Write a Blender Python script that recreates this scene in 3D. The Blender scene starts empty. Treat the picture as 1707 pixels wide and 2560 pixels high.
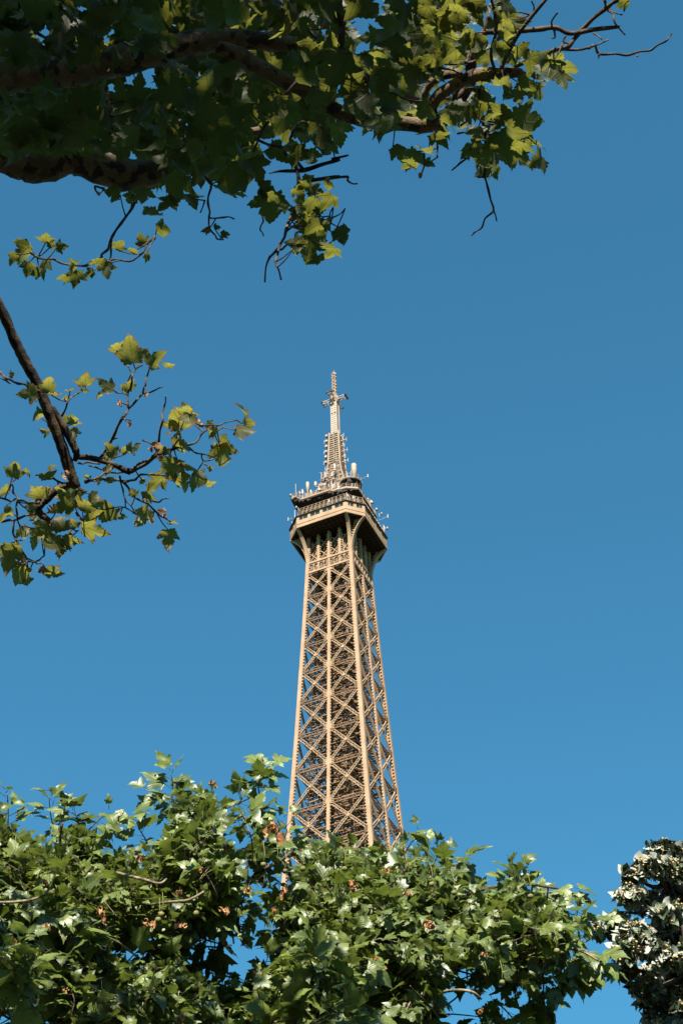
import bpy, math, random
import numpy as np
from mathutils import Vector, Matrix, geometry

random.seed(7); rng = np.random.default_rng(11)
S = bpy.context.scene
COL = S.collection

# ------------------------------------------------------------------ camera
F_PX, CX, CY = 4500.0, 853.5, 1280.0
EYE = np.array([0.0, 0.0, 1.6])
FW = np.array([0.00202783, 0.72413865, 0.68965144])
RT = np.array([0.99958465, 0.01835786, -0.02221502])
UP = np.array([0.02874727, -0.68941005, 0.72380065])
cam = bpy.data.cameras.new('camera'); cam_ob = bpy.data.objects.new('camera', cam); COL.objects.link(cam_ob)
cam.sensor_fit = 'VERTICAL'; cam.sensor_height = 36; cam.sensor_width = 24
cam.lens = F_PX / 2560 * 36; cam.clip_start = 0.05; cam.clip_end = 20000
m = Matrix.Identity(4)
for i in range(3):
    m[i][0], m[i][1], m[i][2], m[i][3] = RT[i], UP[i], -FW[i], EYE[i]
cam_ob.matrix_world = m
S.camera = cam_ob

# ------------------------------------------------------------------ light
SUN_EL, SUN_OFF = math.radians(40), math.radians(4)      # sun behind the viewer, a touch to the left
to_sun = np.array([-math.sin(SUN_OFF)*math.cos(SUN_EL), -math.cos(SUN_OFF)*math.cos(SUN_EL), math.sin(SUN_EL)])
W = bpy.data.worlds.new('World'); S.world = W; W.use_nodes = True
nt = W.node_tree; bg = nt.nodes['Background']
sky = nt.nodes.new('ShaderNodeTexSky'); sky.sky_type = 'NISHITA'; sky.sun_disc = False
sky.sun_elevation = SUN_EL; sky.sun_rotation = math.pi + SUN_OFF
sky.air_density = 1.0; sky.dust_density = 0.3; sky.ozone_density = 2.0
tint = nt.nodes.new('ShaderNodeMix'); tint.data_type = 'RGBA'; tint.blend_type = 'MULTIPLY'; tint.inputs[0].default_value = 1.0
tint.inputs[7].default_value = (0.39, 0.98, 1.01, 1)               # the deep cyan-leaning blue of this clear day
nt.links.new(sky.outputs[0], tint.inputs[6]); nt.links.new(tint.outputs[2], bg.inputs[0]); bg.inputs[1].default_value = 0.0585
sun = bpy.data.lights.new('sun', 'SUN'); sun.energy = 5.0; sun.angle = math.radians(0.5); sun.color = (1.0, 0.93, 0.83)
sun_ob = bpy.data.objects.new('sun', sun); COL.objects.link(sun_ob)
sun_ob.rotation_euler = Vector(to_sun).to_track_quat('Z', 'Y').to_euler()
S.view_settings.view_transform = 'Standard'; S.view_settings.look = 'None'
S.view_settings.exposure = 1.68; S.view_settings.gamma = 1.0
S.cycles.max_bounces = 6; S.cycles.transparent_max_bounces = 8

# ------------------------------------------------------------------ helpers
def ray(x, y): return FW + RT*(x-CX)/F_PX - UP*(y-CY)/F_PX
def at_dist(x, y, d):
    r = ray(x, y); return EYE + r/np.linalg.norm(r)*d
def at_depth(x, y, Y):
    r = ray(x, y); return EYE + r*(Y/r[1])

def tag(o, label=None, cat=None, group=None, kind=None):
    if label: o['label'] = label
    if cat: o['category'] = cat
    if group: o['group'] = group
    if kind: o['kind'] = kind
    return o
def empty(name, loc=(0, 0, 0), rz=0.0):
    o = bpy.data.objects.new(name, None); COL.objects.link(o); o.location = loc; o.rotation_euler = (0, 0, rz); return o
def nrm(v):
    v = np.asarray(v, float); return v/max(np.linalg.norm(v), 1e-9)

class MB:
    """collects shapes; build() links them as one mesh object"""
    def __init__(s): s.v = []; s.f = []; s.mi = []; s.n = 0
    def add(s, vs, fs, mi=0):
        k = s.n; s.v.extend([tuple(map(float, p)) for p in vs]); s.n += len(vs)
        s.f.extend([tuple(i+k for i in f) for f in fs]); s.mi.extend([mi]*len(fs)); return s
    def box(s, c, d, mi=0):
        c = np.asarray(c, float); h = np.asarray(d, float)/2
        vs = [c+h*np.array(q) for q in ((-1,-1,-1),(1,-1,-1),(1,1,-1),(-1,1,-1),(-1,-1,1),(1,-1,1),(1,1,1),(-1,1,1))]
        return s.add(vs, ((3,2,1,0),(4,5,6,7),(0,1,5,4),(1,2,6,5),(2,3,7,6),(3,0,4,7)), mi)
    def beam(s, p, q, w, h=None, up=(0, 0, 1), mi=0):
        p = np.asarray(p, float); q = np.asarray(q, float); h = h or w
        d = nrm(q-p); a = np.cross(d, up)
        if np.linalg.norm(a) < 1e-4: a = np.cross(d, (0, 1, 0))
        a = nrm(a)*w/2; b = nrm(np.cross(a, d))*h/2
        vs = [p-a-b, p+a-b, p+a+b, p-a+b, q-a-b, q+a-b, q+a+b, q-a+b]
        return s.add(vs, ((3,2,1,0),(4,5,6,7),(0,1,5,4),(1,2,6,5),(2,3,7,6),(3,0,4,7)), mi)
    def girder(s, p, q, nrmv, width, rail=.16, depth=.3, step=None, mi=0):
        """two rails with zigzag lacing, lying in the plane with normal nrmv"""
        p = np.asarray(p, float); q = np.asarray(q, float); d = nrm(q-p); side = nrm(np.cross(d, nrmv))*(width-rail)/2
        s.beam(p+side, q+side, rail, depth, nrmv, mi); s.beam(p-side, q-side, rail, depth, nrmv, mi)
        L = np.linalg.norm(q-p); n = max(2, int(L/(step or width*.9)))
        for i in range(n):
            e = 1 if i % 2 else -1
            a = p+d*L*i/n+side*e; b = p+d*L*(i+1)/n-side*e
            s.beam(a, b, rail*.75, depth*.5, nrmv, mi)
        return s
    def cyl(s, p, q, r0, r1=None, n=10, mi=0, dome=False):
        r1 = r0 if r1 is None else r1
        p = np.asarray(p, float); q = np.asarray(q, float); d = nrm(q-p)
        a = np.cross(d, (0, 0, 1)); a = np.array([1., 0, 0]) if np.linalg.norm(a) < 1e-4 else nrm(a); b = np.cross(d, a)
        rings = [(p, r0), (q, r1)]
        if dome: rings += [(q+d*r1*.5, r1*.85), (q+d*r1*.85, r1*.5), (q+d*r1, r1*.08)]
        vs = []; fs = []
        for c, r in rings:
            for i in range(n):
                t = 2*math.pi*i/n; vs.append(c+(a*math.cos(t)+b*math.sin(t))*r)
        for k in range(len(rings)-1):
            for i in range(n): j = (i+1) % n; fs.append((k*n+i, k*n+j, k*n+n+j, k*n+n+i))
        fs.append(tuple(range(n-1, -1, -1))); fs.append(tuple(range((len(rings)-1)*n, len(rings)*n)))
        return s.add(vs, fs, mi)
    def tube(s, pts, rad, n=10, mi=0, jit=0.0):
        pts = [np.asarray(p, float) for p in pts]; vs = []; fs = []; a = None
        for i, p in enumerate(pts):
            d = nrm(pts[min(i+1, len(pts)-1)]-pts[max(i-1, 0)])
            if a is None: a = np.cross(d, (.3, .2, 1))
            a = nrm(a-d*np.dot(a, d)); b = np.cross(d, a)
            for k in range(n):
                t = 2*math.pi*k/n; rr = rad[i]*(1+jit*rng.normal()); vs.append(p+(a*math.cos(t)+b*math.sin(t))*rr)
        for i in range(len(pts)-1):
            for k in range(n): j = (k+1) % n; fs.append((i*n+k, i*n+j, i*n+n+j, i*n+n+k))
        fs.append(tuple(range(n-1, -1, -1))); fs.append(tuple(range((len(pts)-1)*n, len(pts)*n)))
        return s.add(vs, fs, mi)
    def prism(s, poly, z0, z1, mi=0, poly2=None):
        n = len(poly); poly2 = poly2 or poly
        vs = [(x, y, z0) for x, y in poly]+[(x, y, z1) for x, y in poly2]
        fs = [tuple(range(n-1, -1, -1)), tuple(range(n, 2*n))]+[(i, (i+1) % n, n+(i+1) % n, n+i) for i in range(n)]
        return s.add(vs, fs, mi)
    def build(s, name, mats, parent=None, smooth=False):
        me = bpy.data.meshes.new(name); me.from_pydata(s.v, [], s.f)
        for mm in (mats if isinstance(mats, (list, tuple)) else [mats]): me.materials.append(mm)
        if any(s.mi): me.polygons.foreach_set('material_index', s.mi)
        if smooth: me.polygons.foreach_set('use_smooth', [True]*len(s.f))
        me.update()
        o = bpy.data.objects.new(name, me); COL.objects.link(o)
        if parent: o.parent = parent
        return o

# ------------------------------------------------------------------ materials
class NT:
    def __init__(s, name):
        s.m = bpy.data.materials.new(name); s.m.use_nodes = True; s.t = s.m.node_tree; s.bsdf = s.t.nodes['Principled BSDF']; s.out = s.t.nodes['Material Output']
    def n(s, typ, **kw):
        nd = s.t.nodes.new(typ)
        for k, v in kw.items(): setattr(nd, k, v)
        return nd
    def l(s, a, b): s.t.links.new(a, b)
    def put(s, sock, v):
        if hasattr(v, 'links'): s.l(v, sock)
        else: sock.default_value = v
    def math(s, op, a, b=0.0, c=None):
        nd = s.n('ShaderNodeMath', operation=op); s.put(nd.inputs[0], a); s.put(nd.inputs[1], b)
        if c is not None: s.put(nd.inputs[2], c)
        return nd.outputs[0]
    def ss(s, x, a, b):
        nd = s.n('ShaderNodeMapRange', interpolation_type='SMOOTHSTEP'); s.put(nd.inputs[0], x)
        nd.inputs[1].default_value = a; nd.inputs[2].default_value = b; nd.inputs[3].default_value = 0; nd.inputs[4].default_value = 1
        return nd.outputs[0]
    def mix(s, f, a, b, mode='MIX'):
        nd = s.n('ShaderNodeMix', data_type='RGBA', blend_type=mode); s.put(nd.inputs[0], f)
        for i, v in ((6, a), (7, b)): s.put(nd.inputs[i], v if hasattr(v, 'links') else (*v, 1))
        return nd.outputs[2]
    def noise(s, scale, detail=4, rough=.6, vec=None):
        nd = s.n('ShaderNodeTexNoise'); nd.inputs['Scale'].default_value = scale; nd.inputs['Detail'].default_value = detail; nd.inputs['Roughness'].default_value = rough
        if vec is None:
            tc = s.n('ShaderNodeTexCoord'); vec = tc.outputs['Object']
        s.l(vec, nd.inputs['Vector']); return nd.outputs[0]
    def bump(s, h, strength, dist=.01):
        nd = s.n('ShaderNodeBump'); nd.inputs['Strength'].default_value = strength; nd.inputs['Distance'].default_value = dist
        s.l(h, nd.inputs['Height']); s.l(nd.outputs[0], s.bsdf.inputs['Normal']); return nd.outputs[0]
    def set(s, col=None, rough=None, metal=None, spec=None):
        if col is not None: s.put(s.bsdf.inputs['Base Color'], col if hasattr(col, 'links') else (*col, 1))
        if rough is not None: s.put(s.bsdf.inputs['Roughness'], rough)
        if metal is not None: s.bsdf.inputs['Metallic'].default_value = metal
        if spec is not None: s.bsdf.inputs['Specular IOR Level'].default_value = spec
        return s.m

ALB = .62                                                # real paint and leaves are darker than they look in sunlight
def dk(*cs): return [tuple(x*ALB for x in c) for c in cs]
def painted(name, c1, c2, rough=.55, scale=.35, spec=.2):
    c1, c2 = dk(c1, c2)
    k = NT(name); n1 = k.noise(scale, 5); n2 = k.noise(scale*9, 3)
    f = k.ss(k.math('ADD', k.math('MULTIPLY', n1, .7), k.math('MULTIPLY', n2, .3)), .35, .65)
    return k.set(k.mix(f, c1, c2), rough, spec=spec)
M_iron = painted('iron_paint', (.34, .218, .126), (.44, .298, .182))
M_iron_dim = painted('iron_paint_shaded', (.18, .108, .058), (.26, .16, .086))  # darker copy of the iron paint, shade inside the shaft put into its colour
M_deck = painted('deck_iron_shaded', (.05, .035, .026), (.075, .052, .038))  # darkened so the colour carries the shade under the gallery
M_rust = painted('cage_iron', (.30, .21, .145), (.42, .31, .22), scale=1.2)
M_white = painted('mast_paint', (.41, .325, .25), (.50, .41, .32), scale=.8)
M_ant = painted('antenna_paint', (.34, .29, .24), (.52, .46, .40), scale=1.5)
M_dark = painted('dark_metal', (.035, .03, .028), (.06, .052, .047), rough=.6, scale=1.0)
M_glass = NT('window_glass').set((.02, .025, .03), .08, spec=.6)

def bark(name, pale, mid, dark, scale, bumpd):
    pale, mid, dark = dk(pale, mid, dark)
    k = NT(name); tc = k.n('ShaderNodeTexCoord')
    w = k.noise(scale*.8, 3); v = k.n('ShaderNodeTexVoronoi', feature='F1'); v.inputs['Scale'].default_value = scale
    mx = k.n('ShaderNodeVectorMath', operation='ADD'); k.l(tc.outputs['Object'], mx.inputs[0])
    sc = k.n('ShaderNodeVectorMath', operation='SCALE'); nn = k.n('ShaderNodeTexNoise'); nn.inputs['Scale'].default_value = scale*1.5; k.l(tc.outputs['Object'], nn.inputs['Vector'])
    k.l(nn.outputs['Color'], sc.inputs[0]); sc.inputs[3].default_value = .8/scale; k.l(sc.outputs[0], mx.inputs[1]); k.l(mx.outputs[0], v.inputs['Vector'])
    sep = k.n('ShaderNodeSeparateColor'); k.l(v.outputs['Color'], sep.inputs[0])
    c = k.mix(k.ss(sep.outputs[0], .35, .5), mid, pale); c = k.mix(k.ss(sep.outputs[1], .74, .8), c, dark)
    fine = k.noise(scale*9, 5, .7); c = k.mix(k.math('MULTIPLY', k.ss(fine, .5, .75), .6), c, dark)
    k.bump(k.math('ADD', k.math('MULTIPLY', w, 1.2), k.math('MULTIPLY', fine, .6)), .8, bumpd)
    return k.set(c, .85, spec=.2)
M_bark = bark('plane_bark', (.27, .19, .115), (.18, .12, .072), (.06, .042, .028), 26, .02)
M_twig = bark('twig_bark', (.13, .095, .07), (.075, .052, .038), (.04, .028, .022), 40, .004)
M_twig_pale = bark('pale_twig_bark', (.36, .29, .19), (.26, .20, .12), (.12, .09, .055), 30, .004)

def leaf_mat(name, c_dark, c_lite, t_col, trans=.35, rough=.38, brown=0.0, spec=.5, vein=.5):
    c_dark, c_lite, t_col = dk(c_dark, c_lite, t_col)
    k = NT(name)
    at = k.n('ShaderNodeAttribute', attribute_name='leaf'); sp = k.n('ShaderNodeSeparateXYZ'); k.l(at.outputs['Vector'], sp.inputs[0])
    tn = k.n('ShaderNodeAttribute', attribute_name='tint').outputs['Fac']
    u, v, e = sp.outputs
    au = k.math('ABSOLUTE', u)
    d = au
    for a in (50, 96):
        ca, sa = math.cos(math.radians(a)), math.sin(math.radians(a))
        dd = k.math('ABSOLUTE', k.math('SUBTRACT', k.math('MULTIPLY', au, ca), k.math('MULTIPLY', v, sa)))
        d = k.math('MINIMUM', d, dd)
    main = k.math('SUBTRACT', 1.0, k.ss(d, .006, .026))
    fr = k.math('FRACT', k.math('MULTIPLY', k.math('SUBTRACT', v, k.math('MULTIPLY', au, .75)), 7.5))
    sec = k.math('SUBTRACT', 1.0, k.ss(k.math('ABSOLUTE', k.math('SUBTRACT', fr, .5)), .03, .16))
    vv = k.math('MAXIMUM', main, k.math('MULTIPLY', sec, .4))
    c = k.mix(tn, c_dark, c_lite)
    blot = k.noise(24, 3); c = k.mix(k.math('MULTIPLY', k.ss(blot, .4, .7), .35), c, tuple(x*.6 for x in c_dark))
    c = k.mix(k.math('MULTIPLY', vv, vein), c, tuple(min(1, x*1.5+.012) for x in c_lite))
    tcol = k.mix(tn, tuple(x*.75 for x in t_col), t_col); tcol = k.mix(k.math('MULTIPLY', vv, .7), tcol, tuple(x*.45 for x in t_col))
    if brown > 0:
        bn = k.noise(16, 4, .7)
        bf = k.ss(k.math('ADD', k.math('MULTIPLY', e, brown), bn), .95, 1.12)
        c = k.mix(bf, c, (.11, .05, .018)); tcol = k.mix(bf, tcol, (.22, .09, .02))
    tr = k.n('ShaderNodeBsdfTranslucent'); k.l(tcol, tr.inputs[0])
    k.set(c, rough, spec=spec)
    nb = k.bump(k.math('SUBTRACT', 1.0, vv), .35, .003); k.l(nb, tr.inputs['Normal'])
    ms = k.n('ShaderNodeMixShader'); ms.inputs[0].default_value = trans
    k.l(k.bsdf.outputs[0], ms.inputs[1]); k.l(tr.outputs[0], ms.inputs[2]); k.l(ms.outputs[0], k.out.inputs[0])
    return k.m
M_leaf_over = leaf_mat('leaf_shaded', (.026, .030, .008), (.060, .066, .014), (.46, .47, .07), .30, .5, .3, .2)  # darker plane leaf, the overhead shade is part of its colour
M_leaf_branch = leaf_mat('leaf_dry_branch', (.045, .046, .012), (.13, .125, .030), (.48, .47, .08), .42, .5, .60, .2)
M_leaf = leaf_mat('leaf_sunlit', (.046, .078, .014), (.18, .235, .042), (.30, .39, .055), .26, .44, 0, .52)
M_wither = leaf_mat('leaf_withered', (.36, .15, .05), (.66, .40, .20), (.5, .26, .1), .25, .7, 0, .2, .2)
M_lin_top = leaf_mat('linden_leaf_top', (.045, .075, .026), (.10, .135, .055), (.08, .12, .03), .12, .42, 0)
M_lin_bot = leaf_mat('linden_leaf_underside', (.40, .43, .35), (.60, .62, .54), (.26, .3, .18), .12, .8, 0, .1, .1)
M_ball = painted('seed_ball', (.16, .17, .05), (.26, .24, .09), .8, 40)
M_flower = painted('linden_flower', (.50, .35, .13), (.70, .53, .25), .8, 30)
k = NT('lawn'); M_ground = k.set(k.mix(k.ss(k.noise(.8, 6), .4, .6), (.024, .034, .011), (.04, .044, .018)), .95)
k = NT('gravel'); M_path = k.set(k.mix(k.ss(k.noise(30, 6), .4, .6), (.16, .135, .10), (.22, .19, .15)), .95)

# ------------------------------------------------------------------ ground
b = MB(); b.add([(-6000, -6000, 0), (6000, -6000, 0), (6000, 6000, 0), (-6000, 6000, 0)], [(0, 1, 2, 3)])
tag(b.build('ground', M_ground), kind='structure')
b = MB(); b.add([(-60, -5, .004), (60, -5, .004), (60, 4, .004), (-60, 4, .004)], [(0, 1, 2, 3)])
tag(b.build('path', M_path), kind='structure')

# ------------------------------------------------------------------ iron tower
TH = 0.417578; TD = 293.136
TOWER = empty('iron_lattice_tower', (0, TD, 0), math.atan2(-math.cos(TH), -math.sin(TH)))
tag(TOWER, 'tall brown wrought-iron lattice tower with octagonal viewing gallery and antenna mast', 'tower')
ZS = [0, 30, 57, 90, 118, 130, 146, 157.5, 168.5, 179, 188.8, 197.9, 207.3, 216, 224.4, 232.3, 239.7, 246.7, 253.3, 259.6, 262.8, 271]
WS = [60, 45, 33, 21.5, 16.3, 14.3, 12.3, 11.2, 10.3, 9.6, 8.95, 8.42, 7.93, 7.5, 7.12, 6.76, 6.42, 6.12, 5.86, 5.62, 5.5, 5.35]
def wz(z): return float(np.interp(z, ZS, WS))
def FP(kf, o, bb, z):            # face kf: outward o, sideways bb
    x, y = o, bb
    for _ in range(kf): x, y = -y, x
    return np.array([x, y, z], float)
def FN(kf): return FP(kf, 1, 0, 0)
LV = [118, 126, 136, 146, 157.5, 168.5, 179, 188.8, 197.9, 207.3, 216, 224.4, 232.3, 239.7, 246.7, 253.3, 259.6]
LVT = LV+[262.9]
CPW = .78
# corner posts with toothed inner edges
for kf in range(4):
    b = MB()
    for z0, z1 in zip(LVT[:-1], LVT[1:]):
        w0, w1 = wz(z0)-CPW/2, wz(z1)-CPW/2
        b.beam(FP(kf, w0, w0, z0), FP(kf, w1, w1, z1), CPW, CPW, FN(kf))
        n = int((z1-z0)/.75)
        for i in range(n):
            z = z0+(z1-z0)*(i+.5)/n; w = wz(z)
            b.box(FP(kf, w-.28, w-CPW-.09, z), (.34, .34, .30)) if kf % 2 == 0 else b.box(FP(kf, w-.28, w-CPW-.09, z), (.34, .34, .30))
            b.box(FP(kf, w-CPW-.09, w-.28, z), (.32, .32, .29))
    for z in LV[1:]:                                    # gusset plates and their ribs
        w = wz(z)
        for (o, s_) in ((0, -1), (1, -1)):
            for dz in (-.5, -.17, .17, .5):
                p = FP(kf, w-.12, w-CPW, z+dz); q = FP(kf, w-.12, w-CPW-.75, z+dz*.8)
                p2 = FP(kf, w-CPW, w-.12, z+dz); q2 = FP(kf, w-CPW-.75, w-.12, z+dz*.8)
                b.beam(p, q, .12, .2); b.beam(p2, q2, .12, .2)
    b.build('corner_post', M_iron, TOWER)
# middle posts
for kf in range(4):
    b = MB()
    for z0, z1 in zip(LV[:-1], LV[1:]):
        w0, w1 = wz(z0)-.2, wz(z1)-.2
        b.beam(FP(kf, w0, 0, z0), FP(kf, w1, 0, z1), .40, .62, FP(kf, 0, 1, 0))
        n = int((z1-z0)/.75)
        for i in range(n):
            z = z0+(z1-z0)*(i+.5)/n; w = wz(z)
            for s_ in (-1, 1): b.box(FP(kf, w-.25, s_*.33, z), (.24, .24, .3))
    for z in LV[1:]:
        w = wz(z)-.06
        d = (.16, 1.15, 1.25) if kf % 2 == 0 else (1.15, .16, 1.25)
        b.box(FP(kf, w-.1, 0, z), d)
        for s_ in (-1, 1):
            for dz in (-.55, -.18, .18, .55): b.beam(FP(kf, w-.12, s_*.5, z+dz), FP(kf, w-.12, s_*1.15, z+dz*1.15), .12, .2)
    b.build('middle_post', M_iron, TOWER)
# braced panels: one crossed pair per half face and storey
for kf in range(4):
    N = FN(kf); far = MB()
    for z0, z1 in zip(LV[:-1], LV[1:]):
        w0, w1 = wz(z0), wz(z1); wd = .62 if z0 > 185 else .75
        for s_ in (-1, 1):
            b = MB() if kf < 2 else far
            A0 = FP(kf, w0-.35, s_*.3, z0+.3); A1 = FP(kf, w1-.35, s_*(w1-CPW*.9), z1-.3)
            B0 = FP(kf, w0-.38, s_*(w0-CPW*.9), z0+.3); B1 = FP(kf, w1-.38, s_*.3, z1-.3)
            b.girder(A0, A1, N, wd, .125, .3); b.girder(B0, B1, N, wd, .13, .24)
            c = (A0+A1+B0+B1)/4; b.box(c+N*.04, (.5, .5, .6))
            if kf < 2: b.build('cross_brace', M_iron, TOWER)
    if kf > 1: far.build('rear_lattice', M_iron, TOWER)
# horizontal rings and plan bracing inside the shaft
for z in LV[1:]:
    w = wz(z); b = MB()
    for kf in range(4):
        N = FN(kf)
        for s_ in (-1, 1):
            b.girder(FP(kf, w-.75, s_*.4, z), FP(kf, w-.75, s_*(w-1.0), z), N, .8, .14, .2)
            b.girder(FP(kf, w-1.15, s_*.4, z+.31), FP(kf, w-1.15, s_*(w-1.3), z+.31), (0, 0, 1), .6, .13, .12)
        b.girder(FP(kf, w-.8, 0, z-.1), FP((kf+1) % 4, w-.8, 0, z-.13-.01*kf), (0, 0, 1), .5, .15, .22)
        b.girder(FP(kf, w-.8, 0, z+.15), FP(kf, 2.9, 0, z+.15), (0, 0, 1), .6, .15, .2)
        b.girder(FP(kf, w-1., w-1., z), FP(kf, 2.6, 2.6, z), (0, 0, 1), .6, .15, .2)
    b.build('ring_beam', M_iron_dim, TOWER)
# lift shaft core
b = MB(); zc = 116.0; c = 2.55
for sx in (-1, 1):
    for sy in (-1, 1): b.box((sx*c, sy*c, (zc+270.4)/2), (.42, .42, 270.4-zc))
    b.box((sx*.25, 0, (zc+270.3)/2), (.2, .5, 270.3-zc)); b.box((0, sx*1.5, (zc+270.2)/2), (.5, .2, 270.2-zc))
z = zc
while z < 269:
    for kf in range(4):
        N = FN(kf)
        b.beam(FP(kf, c, -c, z), FP(kf, c, c, z+1.85), .19, .2, N); b.beam(FP(kf, c-.2, c, z), FP(kf, c-.2, -c, z+1.85), .19, .16, N)
        b.beam(FP(kf, c-.08, -c, z), FP(kf, c-.08, c, z), .26, .24)
    b.beam((-c, -c, z+.3), (c, c, z+.3), .2); b.beam((c, -c, z+.55), (-c, c, z+.55), .2)
    for kf in range(4): 
        b.beam(FP(kf, c-.35, -1.3, z), FP(kf, c-.35, -1.3, z+1.9), .5, .18, FN(kf)); b.beam(FP(kf, c-.38, 1.2, z), FP(kf, c-.38, 1.2, z+1.9), .45, .18, FN(kf))
        w = wz(z)-1.5; b.beam(FP(kf, w, -w*.5, z), FP(kf, c, -c, z+1.2), .22); b.beam(FP(kf, w, w*.5, z+.6), FP(kf, c, c, z+1.6), .22); b.beam(FP(kf, w, -w*.8, z+.9), FP(kf, w*.92, w*.8, z+1.5), .16)
    z += 1.95
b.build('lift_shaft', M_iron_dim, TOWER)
b = MB()
for z0 in np.arange(118, 268, 6.0):                      # zigzag stairs beside the shaft
    for j in range(2):
        zz = z0+3*j; x = 3.3+.25*j; s_ = 1 if j else -1
        b.beam((-x, -2.4*s_, zz), (-x, 2.4*s_, zz+3), .9, .12, (1, 0, 0)); b.beam((-x-.5, -2.4*s_, zz+.9), (-x-.5, 2.4*s_, zz+3.9), .07)
        b.beam((-x-.5, -2.4*s_, zz), (-x-.5, -2.4*s_, zz+1), .07); b.box((-x, 2.6*s_, zz+3), (1.0, .9, .1))
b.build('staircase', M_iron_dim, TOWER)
for (x, y, z) in ((1.35, -1.3, 236.5), (-1.2, 1.3, 205.0)):
    b = MB(); b.box((x, y, z), (1.9, 1.9, 2.8)); b.prism([(x-1.1, y-1.1), (x+1.1, y-1.1), (x+1.1, y+1.1), (x-1.1, y+1.1)], z+1.42, z+1.75)
    b.box((x, y, z-1.55), (2.1, 2.1, .25))
    o = b.build('lift_car', M_rust, TOWER); g = MB(); g.box((x+.97, y, z+.3), (.05, 1.5, 1.2)); g.box((x, y+.97, z+.3), (1.5, .05, 1.2)); g.build('window', M_glass, o)
# frieze and colonnade under the gallery
for kf in range(4):
    N = FN(kf); b = MB(); w = wz(259.7)
    for z, h in ((259.95, .5), (262.75, .45)):
        ww = wz(z); b.beam(FP(kf, ww-.12, -ww+CPW, z), FP(kf, ww-.12, ww-CPW, z), .34, h)
    for i in range(8):
        f0, f1 = -1+i/4, -1+(i+1)/4; e = w-CPW
        b.beam(FP(kf, w-.3, f0*e, 260.2), FP(kf, w-.4, f1*e, 262.5), .13, .2, N); b.beam(FP(kf, w-.42, f1*e, 260.2), FP(kf, w-.5, f0*e, 262.5), .13, .2, N)
        cx = (f0+f1)/2*e; ring = [FP(kf, w-.2, cx+.62*math.cos(t), 261.4+.8*math.sin(t)) for t in np.linspace(0, 2*math.pi, 13)]
        for p, q in zip(ring[:-1], ring[1:]): b.beam(p, q, .1, .16, N)
    for i in range(1, 8):
        cx = (-1+i/4)*(w-CPW); b.beam(FP(kf, w-.25, cx, 260.2), FP(kf, w-.3, cx, 262.5), .16, .16, N)
    b.build('frieze', M_iron, TOWER)
    for cx in (-2.55, 0, 2.55):
        b = MB(); r = .33 if cx else .42
        b.beam(FP(kf, 5.1, cx, 260.2), FP(kf, 5.0, cx, 270.6), r*1.9, .5, FP(kf, 0, 1, 0))
        for z in np.arange(263.4, 270, .7):
            for s_ in (-1, 1): b.box(FP(kf, 5.1, cx+s_*(r+.03), z), (.26, .26, .3))
        b.build('column', M_iron, TOWER)
    b = MB()
    for i in range(4):
        f0, f1 = (-5.0+i*2.5), (-5.0+(i+1)*2.5)
        for z in (263.2, 266.4):
            b.beam(FP(kf, 4.85, f0, z), FP(kf, 4.8, f1, z+3.2), .17, .2, N); b.beam(FP(kf, 4.7, f1, z), FP(kf, 4.65, f0, z+3.2), .17, .2, N)
            b.beam(FP(kf, 4.3, f0+.9, z), FP(kf, 4.2, f1-.4, z+3.0), .14, .2, N); b.beam(FP(kf, 3.6, f1-.3, z), FP(kf, 3.5, f0+.4, z+2.4), .16, .2, N)
    for i in range(14):
        cx = -4.6+i*.7; b.beam(FP(kf, 3.2+rng.uniform(0, 1), cx, 260+rng.uniform(0, 3)), FP(kf, 3.0+rng.uniform(0, 1), cx+rng.uniform(-.8, .8), 269), .14, .16, N)
    b.build('under_gallery_lattice', M_iron, TOWER)
for kf in range(4):
    b = MB(); w = wz(264); b.beam(FP(kf, 5.1, 5.1, 262.9), FP(kf, 4.95, 4.95, 270.6), .66, .66, FN(kf))
    for z in np.arange(263.3, 270, .55):
        b.box(FP(kf, 5.1, 4.62, z), (.3, .3, .26)); b.box(FP(kf, 4.62, 5.1, z), (.28, .28, .26))
    b.build('upper_corner_post', M_iron, TOWER)
    # two curved brackets per corner
    for j in range(2):
        b = MB(); prev = None; n = 14
        for i in range(n+1):
            t = i/n*1.22; o = 5.34+(1-math.cos(t))*5.4; z = 262.7+math.sin(t)*8.45; s_ = 5.02+.85*(i/n)**1.5
            p = FP(kf, o, s_, z) if j == 0 else FP(kf, s_, o, z)
            if prev is not None:
                side = FP(kf, 0, 1, 0) if j == 0 else FP(kf, 1, 0, 0)
                d = nrm(p-prev); nn = nrm(np.cross(d, side))
                b.beam(prev-d*.03, p+d*.03, .86-.16*i/n, .24, nn)
                if i % 1 == 0 and i < n:                 # web with lacing back to the post
                    inn = FP(kf, min(o-.55, 5.1+(o-5.3)*.45), s_, z+.25) if j == 0 else FP(kf, s_, min(o-.55, 5.1+(o-5.3)*.45), z+.25)
                    b.beam(p, inn, .26, .22, side)
            prev = p
        b.build('curved_bracket', M_iron, TOWER)

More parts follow.
